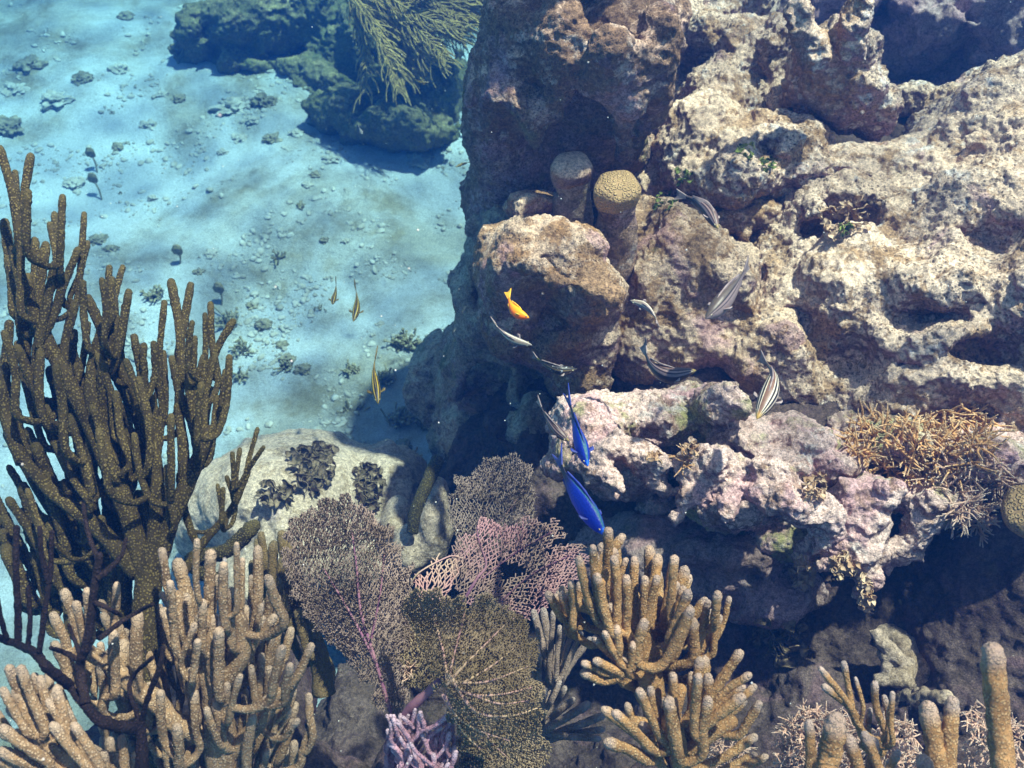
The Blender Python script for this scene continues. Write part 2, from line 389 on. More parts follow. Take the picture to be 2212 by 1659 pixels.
def simple(name, c1, c2, sc=40, rough=.7, bumpd=.001, bs=120):
    m = NT(name); m.color(m.mix(m.ramp(m.noise(sc, 5, .65), .35, .65), c1, c2)); m.bump(m.noise(bs, 5), bumpd); m.b.inputs['Roughness'].default_value = rough
    return m.m
M['fan'] = simple('brown_fan_mesh', (.20, .15, .085), (.33, .25, .16), 14)
M['fan_back'] = simple('purple_grey_fan_mesh', (.19, .14, .11), (.30, .22, .185), 14)
M['fan_pink'] = simple('pink_fan_mesh', (.46, .24, .23), (.50, .34, .25), 10)
M['fan_mix'] = simple('brown_to_pink_fan_mesh', (.28, .19, .15), (.42, .22, .23), 7)
M['vein'] = simple('purple_fan_stem', (.22, .09, .16), (.34, .17, .20), 20)
M['vein_tan'] = simple('tan_fan_vein', (.50, .38, .22), (.46, .26, .25), 20)
M['leafy'] = simple('tan_frilled_algae', (.38, .22, .12), (.60, .42, .28), 50)
M['leafy_dark'] = simple('dark_green_leafy_algae', (.06, .045, .025), (.28, .19, .12), 90)
M['bulb'] = simple('olive_brown_bulb', (.14, .12, .06), (.26, .21, .12), 90)
M['tuft'] = simple('olive_algae_tuft', (.19, .16, .09), (.34, .29, .18), 40)
M['tuft_green'] = simple('bright_green_algae', (.035, .05, .02), (.22, .26, .06), 60)
M['speck'] = simple('pale_speck', (.7, .68, .62), (.8, .78, .72))
M['stone'] = simple('sand_coated_stone', (.30, .27, .22), (.46, .43, .38), 18, .9, .006, 60)
M['stone_d'] = simple('brown_turfy_stone', (.13, .11, .07), (.34, .29, .2), 25, .9, .006, 70)

def star_mat():
    m = NT('star_coral_polyps'); v = m.voro(115, rand=.4); ring = m.math('MULTIPLY', m.ramp(v, .18, .34), m.ramp(v, .42, .6, 1, 0))
    c = m.mix(m.noise(30, 4), (.30, .185, .09), (.38, .24, .12)); c = m.mix(m.math('MULTIPLY', ring, .7), c, (.46, .31, .15))
    c = m.mix(m.ramp(v, .05, .2, .8, 0), c, (.10, .06, .02)); m.color(c); m.bump(ring, .003, 1); return m.m
M['star'] = star_mat()
def sand_mat():
    m = NT('pale_sand')
    a = m.ramp(m.noise(1.1, 7, .66, .5, off=2.2), .43, .60); b = m.ramp(m.noise(5, 8, .75, .3), .45, .66)
    film = m.math('MULTIPLY', m.math('ADD', m.math('MULTIPLY', a, .7), m.math('MULTIPLY', m.math('MULTIPLY', a, b), .5)), 1.0, True)
    c = m.mix(m.noise(3, 4), (.54, .55, .56), (.64, .65, .67)); c = m.mix(m.math('MULTIPLY', film, .96), c, m.mix(m.noise(22, 5, .7), (.16, .135, .08), (.42, .36, .25)))
    sp = m.ramp(m.noise(75, 5, .8), .56, .68); c = m.mix(m.math('MULTIPLY', sp, .55), c, (.2, .18, .14))
    c = m.mix(1.0, c, m.ramp(m.noise(260, 3, .7), .3, .7, .72, 1.25), 'MULTIPLY')
    m.color(c); x = m.bump(m.noise(28, 9, .75), .03, .8); m.bump(m.noise(160, 5, .75), .006, .8, prev=x); m.b.inputs['Roughness'].default_value = .95
    return m.m
M['sand'] = sand_mat()
# ---------------------------------------------------------------- sea floor
def grade(a, b, n, c, w):                       # grid lines crowded round c
    t = np.linspace(-1, 1, n); s = np.sinh(t * w) / np.sinh(w); return np.where(s < 0, c + s * (c - a), c + s * (b - c))
gx = grade(-20, 20, 560, -.5, 4.4); gy = grade(-12, 26, 620, 2.9, 4.4)
GX, GY = np.meshgrid(gx, gy, indexing='ij'); P = np.stack([GX.ravel(), GY.ravel(), np.zeros(GX.size)], 1)
def floor_z(P):
    P = np.array(P, float); P[:, 2] = 0
    z = .09 * fbm(P, .6, 3) + .022 * fbm(P, 3.2, 4) + .008 * np.maximum(0, fbm(P, 14, 3, .6)) * (fbm(P + 9, 1.3, 2) > -.05)
    return z * np.clip((np.linalg.norm(P[:, :2], axis=1)) / 1.0, .2, 1)
P[:, 2] = floor_z(P); nx, ny = GX.shape
i = (np.arange(nx - 1)[:, None] * ny + np.arange(ny - 1)[None]).ravel(); q = np.stack([i, i + ny, i + ny + 1, i + 1], 1)
tag(solid('sea_floor', P, [q], M['sand']), kind='structure')
def on_floor(px, py, dz=0):
    p = Wz(px, py, 0); z = floor_z(p[None])[0]; p = Wz(px, py, z); p[2] = floor_z(p[None])[0] + dz; return p

# ---------------------------------------------------------------- rock masses of the reef
import time
def rock(name, prims, mat, label, cat='rock', **kw):
    t0 = time.time()
    v, q = make_rock(prims, **kw); o = solid(name, v, [q], M[mat]); tag(o, label, cat); print(name, len(v), round(time.time() - t0, 1)); return o
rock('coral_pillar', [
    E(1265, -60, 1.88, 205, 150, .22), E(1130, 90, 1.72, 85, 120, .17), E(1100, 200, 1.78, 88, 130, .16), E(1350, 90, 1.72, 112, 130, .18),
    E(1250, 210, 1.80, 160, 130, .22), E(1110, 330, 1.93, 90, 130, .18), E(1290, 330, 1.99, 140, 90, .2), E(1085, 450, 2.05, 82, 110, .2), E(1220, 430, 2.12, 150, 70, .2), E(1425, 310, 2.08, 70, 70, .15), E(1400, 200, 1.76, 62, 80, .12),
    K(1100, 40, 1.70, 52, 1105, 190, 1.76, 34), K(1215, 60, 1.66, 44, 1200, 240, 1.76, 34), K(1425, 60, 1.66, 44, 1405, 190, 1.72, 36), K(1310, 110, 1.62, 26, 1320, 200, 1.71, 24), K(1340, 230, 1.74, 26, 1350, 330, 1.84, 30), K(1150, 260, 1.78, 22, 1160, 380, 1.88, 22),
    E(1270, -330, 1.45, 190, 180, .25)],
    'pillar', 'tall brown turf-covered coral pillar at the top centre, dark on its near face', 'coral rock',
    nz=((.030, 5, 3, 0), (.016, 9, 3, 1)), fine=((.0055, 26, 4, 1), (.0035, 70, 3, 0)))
rock('coral_wall', [
    E(1085, 520, 2.02, 82, 110, .2), E(1095, 650, 2.08, 118, 130, .25), E(1060, 790, 2.2, 112, 130, .25), E(1070, 930, 2.3, 135, 140, .28),
    E(1060, 1080, 2.4, 135, 140, .3), E(1190, 960, 2.15, 150, 170, .3), E(1210, 1130, 2.2, 200, 140, .3), E(1220, 800, 2.1, 150, 130, .25),
    K(1030, 560, 1.98, 22, 1000, 700, 2.08, 18), K(1070, 640, 1.96, 26, 1060, 760, 2.06, 18), K(1040, 700, 2.02, 22, 985, 850, 2.16, 20),
    K(1110, 720, 1.98, 24, 1110, 860, 2.1, 24), K(1150, 880, 2.02, 30, 1130, 1040, 2.1, 26), E(925, 830, 2.5, 35, 75, .08), E(930, 760, 2.5, 25, 40, .06)],
    'wall', 'shaded grey lower wall of the reef with rounded vertical folds, meeting the sand', 'coral rock',
    nz=((.028, 6, 3, 0), (.02, 11, 2, 2)), fine=((.004, 30, 4, 0), (.003, 80, 3, 1)))
rock('overhanging_boulder', [
    E(1185, 575, 1.66, 130, 85, .19), E(1270, 640, 1.66, 82, 88, .17), E(1110, 600, 1.70, 62, 95, .15), E(1120, 690, 1.78, 80, 90, .16), E(1220, 740, 1.78, 100, 75, .18),
    E(1130, 520, 1.70, 62, 40, .12), E(1215, 520, 1.68, 90, 30, .12), E(1060, 560, 1.80, 40, 60, .1), E(1300, 740, 1.8, 40, 60, .1), E(1160, 455, 1.85, 80, 40, .12), E(1255, 820, 1.85, 70, 50, .15), K(1110, 500, 1.66, 22, 1180, 505, 1.66, 24), K(1210, 505, 1.64, 22, 1290, 530, 1.66, 24), K(1080, 560, 1.66, 24, 1180, 580, 1.58, 26), K(1200, 600, 1.56, 30, 1320, 640, 1.58, 36)],
    'knob', 'pale-topped overhanging boulder between the pillar and the pink rubble, with the orange fish before it', 'boulder', k=.022,
    nz=((.024, 7, 3, 0), (.009, 13, 3, 1)), fine=((.005, 32, 4, 1), (.003, 90, 3, 0)))
rock('mid_reef_shelf', [
    E(1420, 520, 1.93, 110, 70, .2), E(1500, 470, 1.99, 90, 50, .15), E(1580, 480, 1.94, 90, 60, .2), E(1470, 600, 1.83, 110, 80, .2), E(1390, 640, 1.82, 60, 90, .15),
    E(1560, 620, 1.79, 80, 90, .18), E(1470, 740, 1.84, 130, 110, .2), E(1600, 800, 1.8, 60, 60, .14), E(1370, 780, 1.87, 60, 80, .15), E(1480, 510, 1.88, 34, 26, .06), E(1505, 545, 1.85, 30, 22, .05),
    E(1450, 420, 2.1, 110, 50, .15), E(1640, 740, 1.77, 70, 80, .15), E(1410, 420, 2.07, 60, 40, .1)],
    'knob', 'lumpy tan and purple shelf right of the overhanging boulder, where striped fish swim', 'reef rock', k=.07,
    nz=((.028, 8, 3, 0), (.010, 14, 3, 1)), fine=((.006, 32, 4, 1), (.003, 90, 3, 0)))
rock('upper_reef_slope', [
    E(1560, 20, 2.3, 95, 110, .2), E(1590, 150, 2.12, 80, 90, .18), E(1540, 240, 2.03, 90, 80, .18), E(1600, 330, 1.92, 80, 70, .18), E(1500, 330, 1.95, 80, 80, .15),
    E(1590, 400, 1.85, 100, 50, .15), E(1690, 330, 1.98, 80, 40, .15), E(1760, 390, 1.91, 110, 30, .15), E(1480, 120, 2.22, 60, 100, .15), E(1560, -160, 2.42, 110, 120, .25), E(1680, 260, 2.09, 50, 60, .1),
    E(1560, 400, 1.94, 90, 60, .2), E(1650, 420, 1.95, 90, 60, .2), E(1680, 380, 1.99, 90, 60, .2), E(1500, 400, 2.03, 90, 60, .2),
    CUT(E(1668, 80, 1.95, 36, 95, .38)), CUT(E(1500, 130, 2.12, 28, 45, .1)), CUT(E(1560, 420, 1.78, 30, 20, .05))],
    'ridge', 'pale furry reef slope between pillar and forked horn, with a dark pit', 'reef rock', k=.08,
    nz=((.028, 7, 3, 0), (.012, 12, 3, 1)), fine=((.007, 30, 4, 1), (.004, 80, 3, 0)))
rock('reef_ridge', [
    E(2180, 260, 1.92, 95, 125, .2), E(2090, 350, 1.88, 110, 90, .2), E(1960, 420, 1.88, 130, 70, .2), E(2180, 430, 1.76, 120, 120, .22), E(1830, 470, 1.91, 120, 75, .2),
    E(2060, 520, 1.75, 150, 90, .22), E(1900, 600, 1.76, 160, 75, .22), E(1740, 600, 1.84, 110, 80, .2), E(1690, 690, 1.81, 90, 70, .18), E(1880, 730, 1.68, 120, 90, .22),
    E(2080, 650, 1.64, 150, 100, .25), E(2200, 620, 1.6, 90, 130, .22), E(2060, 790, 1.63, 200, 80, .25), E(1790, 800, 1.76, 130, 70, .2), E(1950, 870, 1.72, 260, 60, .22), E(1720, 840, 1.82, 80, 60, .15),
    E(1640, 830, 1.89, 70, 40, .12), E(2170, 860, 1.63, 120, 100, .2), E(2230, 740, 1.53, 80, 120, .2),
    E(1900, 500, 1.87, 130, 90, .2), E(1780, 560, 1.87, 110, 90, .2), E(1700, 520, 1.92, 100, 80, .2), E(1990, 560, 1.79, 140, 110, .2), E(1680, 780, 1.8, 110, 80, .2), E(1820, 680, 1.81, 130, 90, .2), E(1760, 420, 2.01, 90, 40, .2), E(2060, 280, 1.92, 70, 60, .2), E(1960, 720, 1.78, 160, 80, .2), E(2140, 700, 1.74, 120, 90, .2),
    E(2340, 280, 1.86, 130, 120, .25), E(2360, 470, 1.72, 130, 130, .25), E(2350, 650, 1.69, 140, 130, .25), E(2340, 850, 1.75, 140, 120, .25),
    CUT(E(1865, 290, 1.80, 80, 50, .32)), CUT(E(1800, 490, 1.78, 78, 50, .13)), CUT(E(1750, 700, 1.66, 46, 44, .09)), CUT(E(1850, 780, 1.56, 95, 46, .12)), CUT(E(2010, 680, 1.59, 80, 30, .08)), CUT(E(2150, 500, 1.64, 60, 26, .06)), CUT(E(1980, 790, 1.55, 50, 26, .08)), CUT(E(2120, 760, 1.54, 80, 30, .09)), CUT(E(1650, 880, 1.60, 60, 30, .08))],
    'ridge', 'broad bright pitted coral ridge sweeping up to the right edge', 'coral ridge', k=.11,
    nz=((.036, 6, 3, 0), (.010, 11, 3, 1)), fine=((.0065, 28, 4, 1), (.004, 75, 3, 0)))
rock('forked_horn_rock', [
    E(1795, 130, 1.85, 92, 70, .13), K(1725, 25, 1.68, 24, 1755, 110, 1.72, 44), K(1858, 5, 1.68, 28, 1838, 100, 1.72, 40), E(1830, 205, 1.89, 72, 62, .12), E(1760, 190, 1.91, 60, 50, .1),
    E(1895, 250, 1.95, 34, 50, .08), E(1960, 230, 2.18, 62, 45, .1), E(2040, 250, 2.13, 60, 35, .1), E(1670, 90, 2.08, 30, 60, .06), E(1655, 110, 2.03, 18, 40, .05)],
    'ridge', 'forked horn of dead coral standing over the dark hole, top right', 'coral rock', k=.03,
    nz=((.014, 9, 3, 0), (.014, 18, 3, 1)), fine=((.006, 36, 4, 1), (.003, 90, 3, 0)))
rock('background_reef_rock', [
    E(2080, 40, 2.45, 170, 110, .3), E(1960, 90, 2.5, 90, 90, .25), E(2180, 120, 2.4, 120, 90, .3), E(1930, 30, 2.6, 70, 90, .2), E(1660, 20, 2.5, 80, 140, .2), E(1790, -10, 2.5, 110, 110, .2), E(1850, 280, 2.25, 100, 80, .15), B((2.0, 2.5, .35), (.9, .7, .8))],
    'mauve', 'dark shaded reef rock far behind at the top right corner', 'reef rock', h=.012,
    nz=((.05, 4, 3, 0), (.04, 8, 3, 1)), fine=((.009, 22, 4, 1),))
lobes = [E(1270, 905, 1.56, 75, 50, .1), E(1230, 960, 1.56, 40, 60, .08), E(1300, 960, 1.52, 55, 75, .1), E(1340, 900, 1.58, 60, 45, .1), E(1400, 880, 1.60, 70, 35, .1), E(1440, 905, 1.58, 60, 45, .1),
    K(1270, 1000, 1.50, 34, 1330, 1075, 1.50, 18), K(1330, 960, 1.48, 34, 1420, 1000, 1.48, 22), K(1390, 1010, 1.50, 30, 1425, 1055, 1.50, 20), E(1200, 1010, 1.58, 36, 26, .06), K(1330, 1040, 1.46, 24, 1300, 1010, 1.48, 30),
    E(1540, 880, 1.54, 62, 45, .1), E(1590, 940, 1.54, 80, 50, .12), K(1560, 850, 1.52, 24, 1600, 880, 1.52, 26), E(1700, 950, 1.54, 100, 55, .12), E(1780, 1000, 1.54, 80, 50, .12), E(1650, 1010, 1.50, 85, 55, .12),
    K(1500, 1000, 1.48, 34, 1470, 1120, 1.48, 18), K(1545, 1000, 1.46, 36, 1520, 1090, 1.48, 24), K(1590, 1020, 1.46, 40, 1570, 1110, 1.46, 16), K(1640, 1050, 1.44, 40, 1780, 1110, 1.46, 30), K(1680, 1080, 1.42, 34, 1790, 1130, 1.46, 34),
    K(1690, 1040, 1.44, 22, 1770, 1075, 1.46, 18), K(1640, 1000, 1.44, 26, 1740, 1010, 1.46, 20), E(1560, 1080, 1.56, 90, 60, .14), E(1690, 1150, 1.62, 130, 70, .16), K(1790, 1130, 1.5, 30, 1740, 1210, 1.56, 20), E(1250, 1080, 1.66, 50, 24, .06), E(1230, 1120, 1.66, 45, 22, .06),
    E(1460, 960, 1.78, 60, 70, .1), E(1350, 1010, 1.72, 90, 70, .14), E(1420, 1090, 1.78, 60, 40, .1), E(1480, 870, 1.76, 90, 40, .1), E(1600, 1000, 1.72, 150, 80, .16)]
rock('dead_coral_rubble', lobes, 'rubble', 'knobbly pink and white dead coral heap in the middle right, green-tinged, behind the blue fish', 'dead coral', k=.011, h=.0062,
    nz=((.012, 14, 3, 0), (.012, 20, 3, 1)), fine=((.0045, 50, 4, 1), (.0025, 110, 3, 0)))
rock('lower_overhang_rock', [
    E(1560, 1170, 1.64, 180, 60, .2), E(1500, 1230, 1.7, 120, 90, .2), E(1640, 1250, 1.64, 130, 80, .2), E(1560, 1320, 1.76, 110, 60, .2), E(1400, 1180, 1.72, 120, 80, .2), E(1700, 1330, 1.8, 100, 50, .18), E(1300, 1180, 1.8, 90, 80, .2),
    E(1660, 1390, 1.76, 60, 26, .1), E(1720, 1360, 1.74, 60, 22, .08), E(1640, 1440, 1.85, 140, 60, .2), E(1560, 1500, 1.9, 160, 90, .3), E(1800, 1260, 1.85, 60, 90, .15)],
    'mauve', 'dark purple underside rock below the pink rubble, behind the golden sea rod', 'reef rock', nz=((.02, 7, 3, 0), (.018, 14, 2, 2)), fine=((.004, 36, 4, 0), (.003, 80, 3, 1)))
rock('right_reef_ledge', [
    E(1900, 960, 1.58, 110, 60, .15), E(2050, 980, 1.54, 130, 70, .18), E(2180, 1020, 1.52, 80, 90, .15), E(2300, 1040, 1.55, 110, 100, .2), E(1880, 1060, 1.50, 70, 34, .08), K(1830, 1060, 1.50, 30, 1860, 1180, 1.52, 26), K(1900, 1090, 1.50, 34, 1880, 1250, 1.54, 20),
    E(1990, 1070, 1.52, 100, 50, .12), K(1990, 1130, 1.54, 30, 1960, 1200, 1.56, 20), K(1960, 1160, 1.56, 24, 1995, 1215, 1.58, 14), K(1940, 1190, 1.56, 18, 1915, 1225, 1.58, 10), E(2120, 1130, 1.58, 130, 60, .15),
    E(2180, 1190, 1.7, 110, 70, .18), K(1850, 1200, 1.52, 22, 1875, 1310, 1.56, 12), K(1800, 1150, 1.52, 26, 1790, 1200, 1.54, 12)],
    'rubble', 'grey-pink ledge with drooping fingers of dead coral under the spiky twigs, right side', 'reef rock', k=.02, h=.0065,
    nz=((.016, 10, 3, 0), (.014, 22, 2, 1)), fine=((.005, 40, 4, 1), (.003, 100, 3, 0)))
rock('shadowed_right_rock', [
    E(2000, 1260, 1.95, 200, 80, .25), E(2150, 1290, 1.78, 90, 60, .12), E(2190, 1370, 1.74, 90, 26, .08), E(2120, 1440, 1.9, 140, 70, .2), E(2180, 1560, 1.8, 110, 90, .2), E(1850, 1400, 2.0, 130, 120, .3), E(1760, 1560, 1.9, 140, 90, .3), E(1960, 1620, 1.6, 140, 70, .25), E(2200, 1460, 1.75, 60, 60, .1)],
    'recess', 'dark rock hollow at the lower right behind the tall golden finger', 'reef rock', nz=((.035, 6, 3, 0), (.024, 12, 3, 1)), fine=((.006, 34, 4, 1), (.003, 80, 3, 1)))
rock('grey_slab_rock', [
    E(1975, 1420, 1.60, 78, 70, .09), E(1930, 1390, 1.62, 36, 44, .05), E(1990, 1500, 1.56, 60, 50, .08), K(1900, 1380, 1.58, 16, 1945, 1440, 1.58, 22), E(2050, 1370, 1.66, 32, 26, .05), K(1905, 1470, 1.58, 14, 1960, 1480, 1.56, 16), E(2050, 1470, 1.6, 20, 40, .04), E(2030, 1500, 1.52, 34, 22, .04)],
    'boulder', 'grey slab-like dead coral plate in the dark hollow at lower right', 'dead coral', k=.02, h=.006, nz=((.010, 12, 3, 0), (.008, 26, 2, 1)), fine=((.003, 50, 3, 0),))
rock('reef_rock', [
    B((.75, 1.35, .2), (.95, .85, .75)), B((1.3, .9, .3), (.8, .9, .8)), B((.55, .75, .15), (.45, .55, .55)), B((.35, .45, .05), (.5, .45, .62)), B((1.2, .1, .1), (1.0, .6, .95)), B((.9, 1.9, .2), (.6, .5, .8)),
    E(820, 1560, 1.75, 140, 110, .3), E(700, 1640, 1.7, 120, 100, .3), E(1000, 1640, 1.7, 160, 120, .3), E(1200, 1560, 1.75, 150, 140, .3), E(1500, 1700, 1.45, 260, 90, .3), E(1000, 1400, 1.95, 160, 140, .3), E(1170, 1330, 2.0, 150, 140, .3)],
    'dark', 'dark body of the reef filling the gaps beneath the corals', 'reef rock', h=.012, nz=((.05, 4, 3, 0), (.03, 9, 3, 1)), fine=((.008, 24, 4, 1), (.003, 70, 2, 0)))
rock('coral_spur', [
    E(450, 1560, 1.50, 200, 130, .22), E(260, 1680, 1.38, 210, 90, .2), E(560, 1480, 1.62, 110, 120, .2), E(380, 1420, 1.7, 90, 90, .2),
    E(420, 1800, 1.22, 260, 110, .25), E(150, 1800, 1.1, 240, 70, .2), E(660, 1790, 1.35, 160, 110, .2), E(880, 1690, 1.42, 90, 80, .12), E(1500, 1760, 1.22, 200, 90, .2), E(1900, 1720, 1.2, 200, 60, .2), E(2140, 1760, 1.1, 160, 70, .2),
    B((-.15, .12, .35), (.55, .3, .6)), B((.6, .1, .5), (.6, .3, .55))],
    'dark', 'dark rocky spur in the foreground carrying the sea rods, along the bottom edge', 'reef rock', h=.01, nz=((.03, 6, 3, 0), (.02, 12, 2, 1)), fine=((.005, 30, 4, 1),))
rock('sandy_boulder', [
    E(640, 1080, 2.16, 205, 150, .35), E(840, 1070, 2.30, 95, 110, .2), E(510, 1110, 2.26, 110, 110, .25), E(700, 1180, 2.10, 160, 120, .25), E(600, 1240, 2.08, 130, 90, .25), E(850, 1190, 2.16, 60, 90, .15)],
    'boulder', 'smooth pale domed boulder on the sand, tufted with dark leafy algae, left of centre', 'boulder', h=.009, nz=((.018, 5, 3, 0), (.012, 14, 2, 1)), fine=((.003, 40, 4, 0),))
rock('leaning_grey_rock', [E(935, 1130, 2.0, 42, 95, .08), E(945, 1060, 2.02, 26, 30, .05), E(890, 1190, 2.0, 40, 60, .08), E(860, 1130, 2.1, 36, 60, .08)],
    'boulder', 'small grey rock with a pale chipped tip, left of the back sea fan', 'rock', k=.015, h=.006, nz=((.008, 12, 2, 0),), fine=((.002, 50, 3, 0),))
rock('far_coral_head', [
    E(560, 90, 4.02, 150, 80, .4), E(700, 60, 4.09, 130, 100, .4), E(830, 130, 3.93, 130, 120, .4), E(870, 230, 3.71, 100, 75, .3), E(470, 60, 4.09, 80, 60, .2), E(420, 90, 4.02, 45, 45, .15), E(760, -60, 4.33, 300, 110, .5), E(800, 290, 3.59, 60, 30, .15), E(930, 240, 3.69, 50, 60, .15), E(880, 290, 3.59, 120, 50, .22), E(760, 250, 3.67, 90, 50, .2), E(950, 200, 3.77, 70, 80, .25), E(450, 150, 4.12, 70, 30, .2), E(560, 160, 4.09, 90, 30, .2), E(680, 170, 4.07, 90, 40, .2), E(780, 260, 3.87, 90, 50, .2), E(880, 320, 3.75, 110, 40, .2), E(960, 270, 3.85, 60, 60, .2), E(740, 200, 4, 100, 50, .2)],
    'far', 'large dark algae-covered coral head on the far sand, casting a shadow, top left', 'coral head', h=.014, nz=((.05, 4, 3, 0), (.045, 8, 3, 1)), fine=((.012, 22, 4, 1), (.006, 55, 2, 0)))

bpy.context.view_layer.update(); _dg = bpy.context.evaluated_depsgraph_get()
def surf(px, py, off=0.0):                      # the point of rock or sand seen at a place, off metres nearer
    dv = W(px, py, 1.0) - C0; h, loc, nrm, *_ = SC.ray_cast(_dg, Vector(C0), Vector(dv).normalized())
    return (np.array(loc), np.array(nrm)) if h else (W(px, py, 2.5), np.array([0, 0, 1.0]))
def sd(off=0.0): return lambda x, y: float(np.dot(surf(x, y)[0] - C0, FW)) - off
# ---------------------------------------------------------------- sea rods: every finger is a branch of its own
def rod_colony(name, label, root, limbs, fingers, mat, d0, slope=0.0, focus=None, jit=.05, wmul=1.0, group=None, cat='sea rod', seed=1, bow=.12, limbmat=None, tiplen=.012, sides=12, stem=.8, fill=0):
    """root (px,py,d); limbs [(w0,w1,[(px,py,dd)..])]; fingers [(tipx,tipy,len,width[,angle[,dd]])]; d = d0 + slope*(py-root_y) + dd"""
    r = random.Random(seed); rootp = W(*root); T = thing(name, rootp, label, cat, group)
    nodes = [rootp]; nd = [0.0]
    mb = MB()
    for w0, w1, pts in limbs:
        C = bez([W(x, y, d0 + slope * (y - root[1]) + (z[0] if z else 0)) for x, y, *z in pts], 10 * len(pts))
        dm = d0; rad = np.linspace(SZ(w0, dm), SZ(w1, dm), len(C)) / 2
        v, q, t = tube(C, rad, sides, lump=.12, lf=60); mb.add(v, q, t)
        for c in C[::2]: nodes.append(c)
    tr = mb.build('trunk', M[limbmat or mat], T) if limbs else None
    fx, fy = focus or (root[0], root[1] + 200)
    out = []
    for f in fingers:
        x, y, L, w = f[:4]; a = f[4] if len(f) > 4 and f[4] is not None else math.degrees(math.atan2(x - fx, fy - y)) * .8 + r.uniform(-5, 5)
        dd = f[5] if len(f) > 5 else r.uniform(-jit, jit)
        out.append((x, y, L, w * wmul * r.uniform(.82, 1.14), a, dd))
    for _ in range(fill):
        o = r.choice(out); out.append((o[0] + r.uniform(-28, 28), o[1] + r.uniform(-10, 50), o[2] * r.uniform(.8, 1.1), o[3] * r.uniform(.85, 1.05), o[4] + r.uniform(-8, 8), o[5] + r.uniform(.02, .09)))
    out = out[:100]
    out.sort(key=lambda f: (f[0] - fx) ** 2 + (f[1] + f[2] - fy) ** 2)
    for x, y, L, w, a, dd in out:
        bx, by = x - L * math.sin(R(a)), y + L * math.cos(R(a))
        dt = d0 + slope * (y - root[1]) + dd; db = d0 + slope * (by - root[1]) + dd * .8
        tip, base = W(x, y, dt), W(bx, by, db); wr = SZ(w, dt) / 2
        # nearest place further down to join
        N = np.array(nodes); up = (tip - base) / np.linalg.norm(tip - base); dv = N - base; al = dv @ up
        cost = np.linalg.norm(dv, axis=1) + np.where(al > -.01, .15 + al * 3, 0); j = int(np.argmin(cost)); an = N[j]
        g = np.linalg.norm(base - an); side = np.array([r.uniform(-1, 1), r.uniform(-1, 1), r.uniform(-.4, .4)]) * np.linalg.norm(tip - base) * bow * .35
        m1 = base * .55 + tip * .45 + side; low = base * .5 + an * .5 - up * min(g * .18, .015)
        C = bez([an, low, base, m1, tip] if g > .012 else [base, m1, tip], int(30 + 360 * (g + .08)))
        s = np.linspace(0, 1, len(C)); rad = wr * (stem + (1 - stem) * np.clip(s * 1.6, 0, 1)); rad *= 1 + .05 * np.sin(s * 17 + r.random() * 6)
        rad[-3:] *= [.99, .95, .88]
        v, q, t = tube(C, rad, sides + 2, lump=.13, lf=130); v = v + rng.normal(size=v.shape) * wr * .045; dist = np.linalg.norm(v - tip, axis=1)
        b = MB(); b.add(v, q, t, np.clip(1.1 - dist / (tiplen * .6 + wr), 0, 1)); b.build('branch', M[mat], T)
        k = int(len(C) * .25)
        for c in C[k:int(len(C) * .72):3]: nodes.append(c)
    return T

def zc(l, zx0, zy0, sc=.35, dx=0.0):            # readings taken in an enlarged crop -> picture units
    return [(zx0 + f[0] * sc, zy0 + f[1] * sc) + tuple(f[2:]) for f in l]

